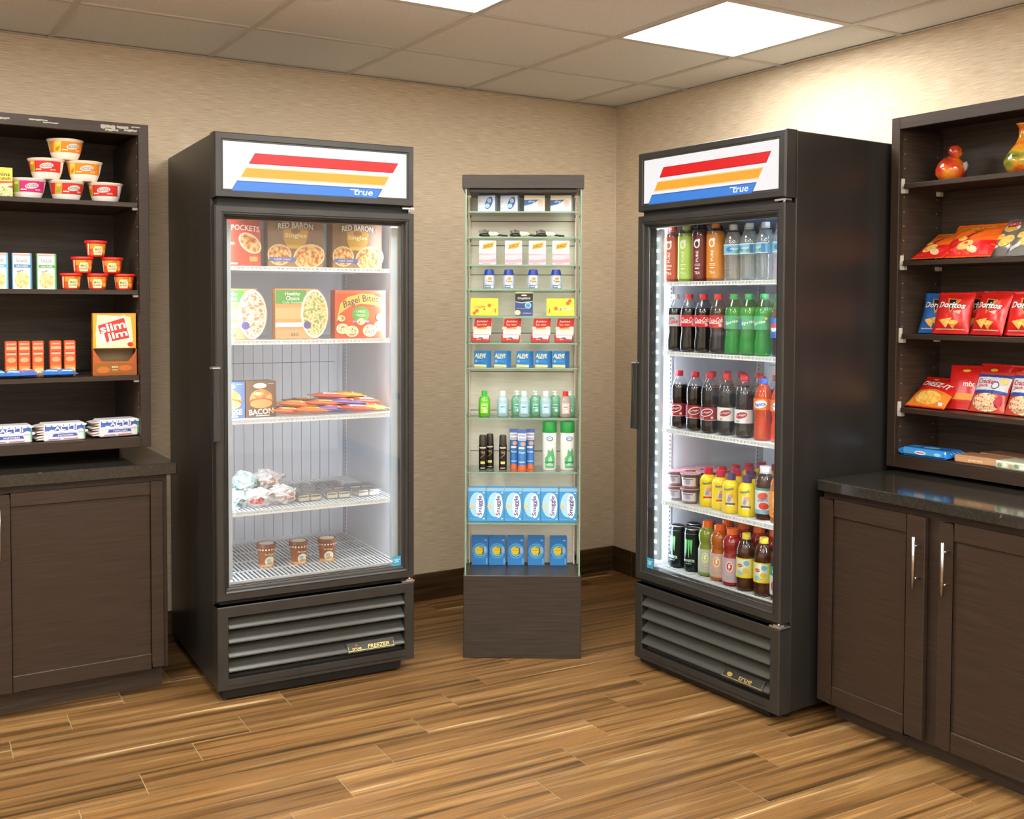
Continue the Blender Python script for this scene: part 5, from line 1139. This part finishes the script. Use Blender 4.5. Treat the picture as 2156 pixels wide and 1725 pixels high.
def chee(a, w, h): a.rect(-w/2, w/2, .002, h-.002, '#ee6a1c').poly([(-w/2, .004), (w/2, .004), (w/2, h*.46), (w*.1, h*.34), (-w*.1, h*.50), (-w/2, h*.44)], '#d81c1c').ell(-.01, h*.28, .030, .018, FOODS['chips'], 16, 20).ell(.02, h*.18, .022, .012, '#f4d0a0', 14, -20).ell(-.03, h*.44, .018, .010, FOODS['chips']).text('CHEETOS', 0, h*.80, w*.7, .018, '#f2c83a', .06, 4, .1, 0, '#3a2a1c', .03).poly([(-.02, h*.48), (.012, h*.62), (.016, h*.60), (-.01, h*.46)], '#5a2a1a').rect(.0, .03, h*.64, h*.66, '#6a3a14')
def lays(a, w, h): a.ell(0, h*.74, .036, .030, '#efe8dc', 20).ell(0, h*.80, .030, .020, '#cf2a2a', 20, 14).text('LAY\'S', 0, h*.80, .040, .014, '#f6efe4', .05, 12).ell(0, h*.64, .026, .010, '#f0b83c').ell(.01, h*.34, .030, .020, FOODS['chips'], 16, 30).ell(-.022, h*.44, .018, .012, FOODS['chips']).poly([(-w*.4, h*.1), (-.01, h*.2), (-.02, h*.24), (-w*.4, h*.2)], '#c9c6c0').poly([(.02, h*.08), (w*.4, h*.2), (w*.36, h*.26)], '#8a8680')
OR, RD2, GY, BL2 = foil('#ec6418'), foil('#d8231f'), foil('#77736c', .2), foil('#2a6ab8')
chips1 = bag(.135, .165, .035, OR, chee, 51); chips2 = bag(.12, .170, .035, GY, lays, 52)
chips1b = bag(.190, .168, .040, OR, chee, 53, wr=.004)
put('cheet', chips1, 'chip_bag', 'smaller orange and red snack bag nearest the cooler on the second shelf', 'chip bag', SR, .112, .050, 1.566+.006, -6, 'leaning bags on the second shelf', -56)
put('cheet2', chips1b, 'chip_bag', 'wide orange and red snack bag in the middle of the second shelf', 'chip bag', SR, .250, .062, 1.566+.006, 2, 'leaning bags on the second shelf', -46)
for i, (x, y, tl, rz) in enumerate([(.360, .085, -40, -10), (.450, .070, -36, -4)]):
    put('lays', chips2, 'chip_bag', f'grey potato chip bag with red logo, {["half behind the wide orange bag", "at the photo edge"][i]}', 'chip bag', SR, x, y, 1.566+.004, rz, 'leaning bags on the second shelf', tl)
def dori(bg):
    def f(a, w, h): a.poly([(-.024, h*.84), (.030, h*.80), (.0, h*.44)], '#e8953a').poly([(-.018, h*.81), (.024, h*.78), (.0, h*.51)], '#23201e').text('Doritos', 0, h*.66, w*.74, .022, '#f6f2ee', .06, -3, .1, 0, '#1c1a18', .05).poly([(-.04, h*.30), (.01, h*.36), (-.012, h*.12)], FOODS['chips']).poly([(-.01, h*.32), (.036, h*.28), (.012, h*.10)], FOODS['chips']).poly([(.012, h*.50), (.04, h*.54), (.036, h*.44)], '#f0b8a0' if bg else '#cfe0f6').rect(-w*.4, w*.4, .014, .017, '#f0c8b8')
    return f
dr1 = bag(.135, .150, .046, RD2, dori(1), 61, wr=.006); dr2 = bag(.125, .150, .044, BL2, dori(0), 62, wr=.005)
put('dor_b', dr2, 'chip_bag', 'blue tortilla chip bag at the cooler end of the third shelf', 'chip bag', SR, .125, .085, 1.309+.002, 6, 'tortilla chip bags on the third shelf', -20)
for i, (x, y, rz, tl, lab) in enumerate([(.205, .058, 4, -18, 'overlapping the blue bag'), (.340, .055, -10, -20, 'in the middle of the front row'), (.470, .060, 0, -16, 'at the photo\'s edge of the front row'), (.255, .125, -3, -14, 'behind the one overlapping the blue bag'), (.335, .130, 6, -12, 'in the back row behind the middle one'), (.43, .128, -6, -12, 'in the back row near the photo\'s edge')]):
    put('dor_r', dr1, 'chip_bag', 'red tortilla chip bag '+lab, 'chip bag', SR, x, y, 1.309+.002, rz, 'tortilla chip bags on the third shelf', tl)
def cheez(a, w, h): a.poly([(-w/2, .004), (w/2, .004), (w/2, h*.42), (0, h*.50), (-w/2, h*.40)], '#e8842a').text('CHEEZ-IT', 0, h*.66, w*.80, .024, '#f8f2ea', .05, -7, .1, 0, '#b81c18', .03).ell(0, h*.26, w*.34, .026, FOODS['chips'], 18).ell(-.02, h*.87, .014, .006, '#f0c83a').rect(w/2-.03, w/2-.014, .012, .024, '#e8e0d8')
def mixp(a, w, h): a.rect(-w/2+.004, w/2-.004, h*.48, h*.92, '#dfe2ea').rect(-w/2+.004, w/2-.004, h*.84, h*.92, '#2f4fa0').rect(-w/2+.004, w/2-.004, h*.42, h*.50, '#2f4fa0').text('Crackers', -.014, h*.72, w*.6, .018, '#c82c34', .05, -3).text('Jack', -.024, h*.60, w*.3, .014, '#c82c34', .05).ell(.020, h*.62, .014, .014, '#3c4c7c', 18).ell(.020, h*.62, .011, .011, '#e8e8ea', 16).ell(.045, h*.74, .014, .014, '#e8d88a').ell(0, h*.22, w*.40, .030, FOODS['bagel'], 18).ell(.045, h*.25, .012, .022, '#c02434', 12, -20)
cz = bag(.165, .150, .040, RD2, cheez, 71, wr=.003); mx = bag(.135, .150, .040, foil('#d64a34'), mixp, 72, wr=.004)
rp = bag(.120, .165, .035, RD2, lambda a, w, h: a.text('mix', .02, h*.55, .04, .02, '#f8efe8', .05).rect(-w*.3, w*.3, h*.2, h*.34, '#ee9a34').ell(.0, h*.86, .014, .006, '#f0c83a'), 73)
put('cz', cz, 'snack_bag', 'red and orange cheese cracker bag lying back at the cooler end', 'snack bag', SR, .118, .045, 1.048+.003, -4, 'snack bags on the fourth shelf', -48)
put('rp', rp, 'snack_bag', 'plain red bag between the cheese crackers and the picture bags', 'snack bag', SR, .222, .100, 1.048+.002, 12, 'snack bags on the fourth shelf', -24)
put('rp', None, 'snack_bag', 'plain red bag behind the first picture bag', 'snack bag', SR, .305, .135, 1.048+.002, -4, 'snack bags on the fourth shelf', -14)
put('rp', None, 'snack_bag', 'plain red bag behind the second picture bag', 'snack bag', SR, .420, .135, 1.048+.002, 4, 'snack bags on the fourth shelf', -14)
put('mx', mx, 'snack_bag', 'blue and white picture snack bag nearer the cheese crackers', 'snack bag', SR, .325, .085, 1.048+.002, -2, 'snack bags on the fourth shelf', -26)
put('mx', None, 'snack_bag', 'blue and white picture snack bag at the photo\'s edge', 'snack bag', SR, .462, .075, 1.048+.002, -6, 'snack bags on the fourth shelf', -20)
def cookie(t):
    w, d, h = .200, .105, .030; c = foil('#2f86d8', .16)
    obj('pack', MB().box(-w/2+.012, w/2-.012, -d/2, d/2, 0, h, c), t, .009)
    for sx in (-1, 1):
        m = MB()
        for k in range(8): m.ex([(sx*(w/2-.016), .004), (sx*w/2, .010+.003*(k % 2)), (sx*w/2, .020+.003*(k % 2)), (sx*(w/2-.016), .027)], -d/2+.006+k*.0116, -d/2+.006+(k+1)*.0116, c)
        obj('wrapper_end', m, t, kind='stuff')
    a = Art(); a.rect(-.075, .075, .010, .022, '#4fa0d0').ell(-.01, .016, .022, .007, '#d8e0ea').rect(-.024, .004, .0145, .0175, '#b8483c').ell(.055, .016, .012, .006, '#9fd0ee'); a.build('front_print', flat(-d/2-.0003), t)
    a = Art(); a.ell(0, 0, .03, .02, '#9fd0ee').rect(-.08, -.04, -.02, .02, '#4fa0d0'); a.build('top_print', lambda x, z, l: (x, z, h+.0003+l), t)
put('fb', cookie, 'cookie_pack', 'shiny blue cookie pack lying on the bottom board', 'cookie pack', SR, .142, .060, .881, 3)
def slab(c, ar): return lambda t: (obj('pack', MB().box(-.078, .078, -.05, .05, 0, .026, c), t, .005), (lambda a: (ar(a), a.build('front_print', flat(-.0503), t)))(Art()))
put('tan', slab('#b98a64', lambda a: a.rect(-.07, .07, .004, .02, '#c89a70').text('granola', 0, .012, .05, .009, '#f0dcc0', .03)), 'snack_pack', 'tan snack pack lying between the blue pack and the green and white pack', 'snack pack', SR, .330, .075, .881, 4, 'flat packs on the bottom board')
put('tan', None, 'snack_pack', 'tan snack pack lying further back on the bottom board', 'snack pack', SR, .350, .18, .881, -6, 'flat packs on the bottom board')
put('gw', slab('#cfd2bc', lambda a: [a.ell(-.06+i*.02, .012+.003*(i % 2), .009, .007, ['#7fa07a', '#ece8d8', '#b8a684'][i % 3]) for i in range(7)]), 'snack_pack', 'green and white snack pack at the photo\'s edge of the bottom board', 'snack pack', SR, .488, .062, .881, -3, 'flat packs on the bottom board')
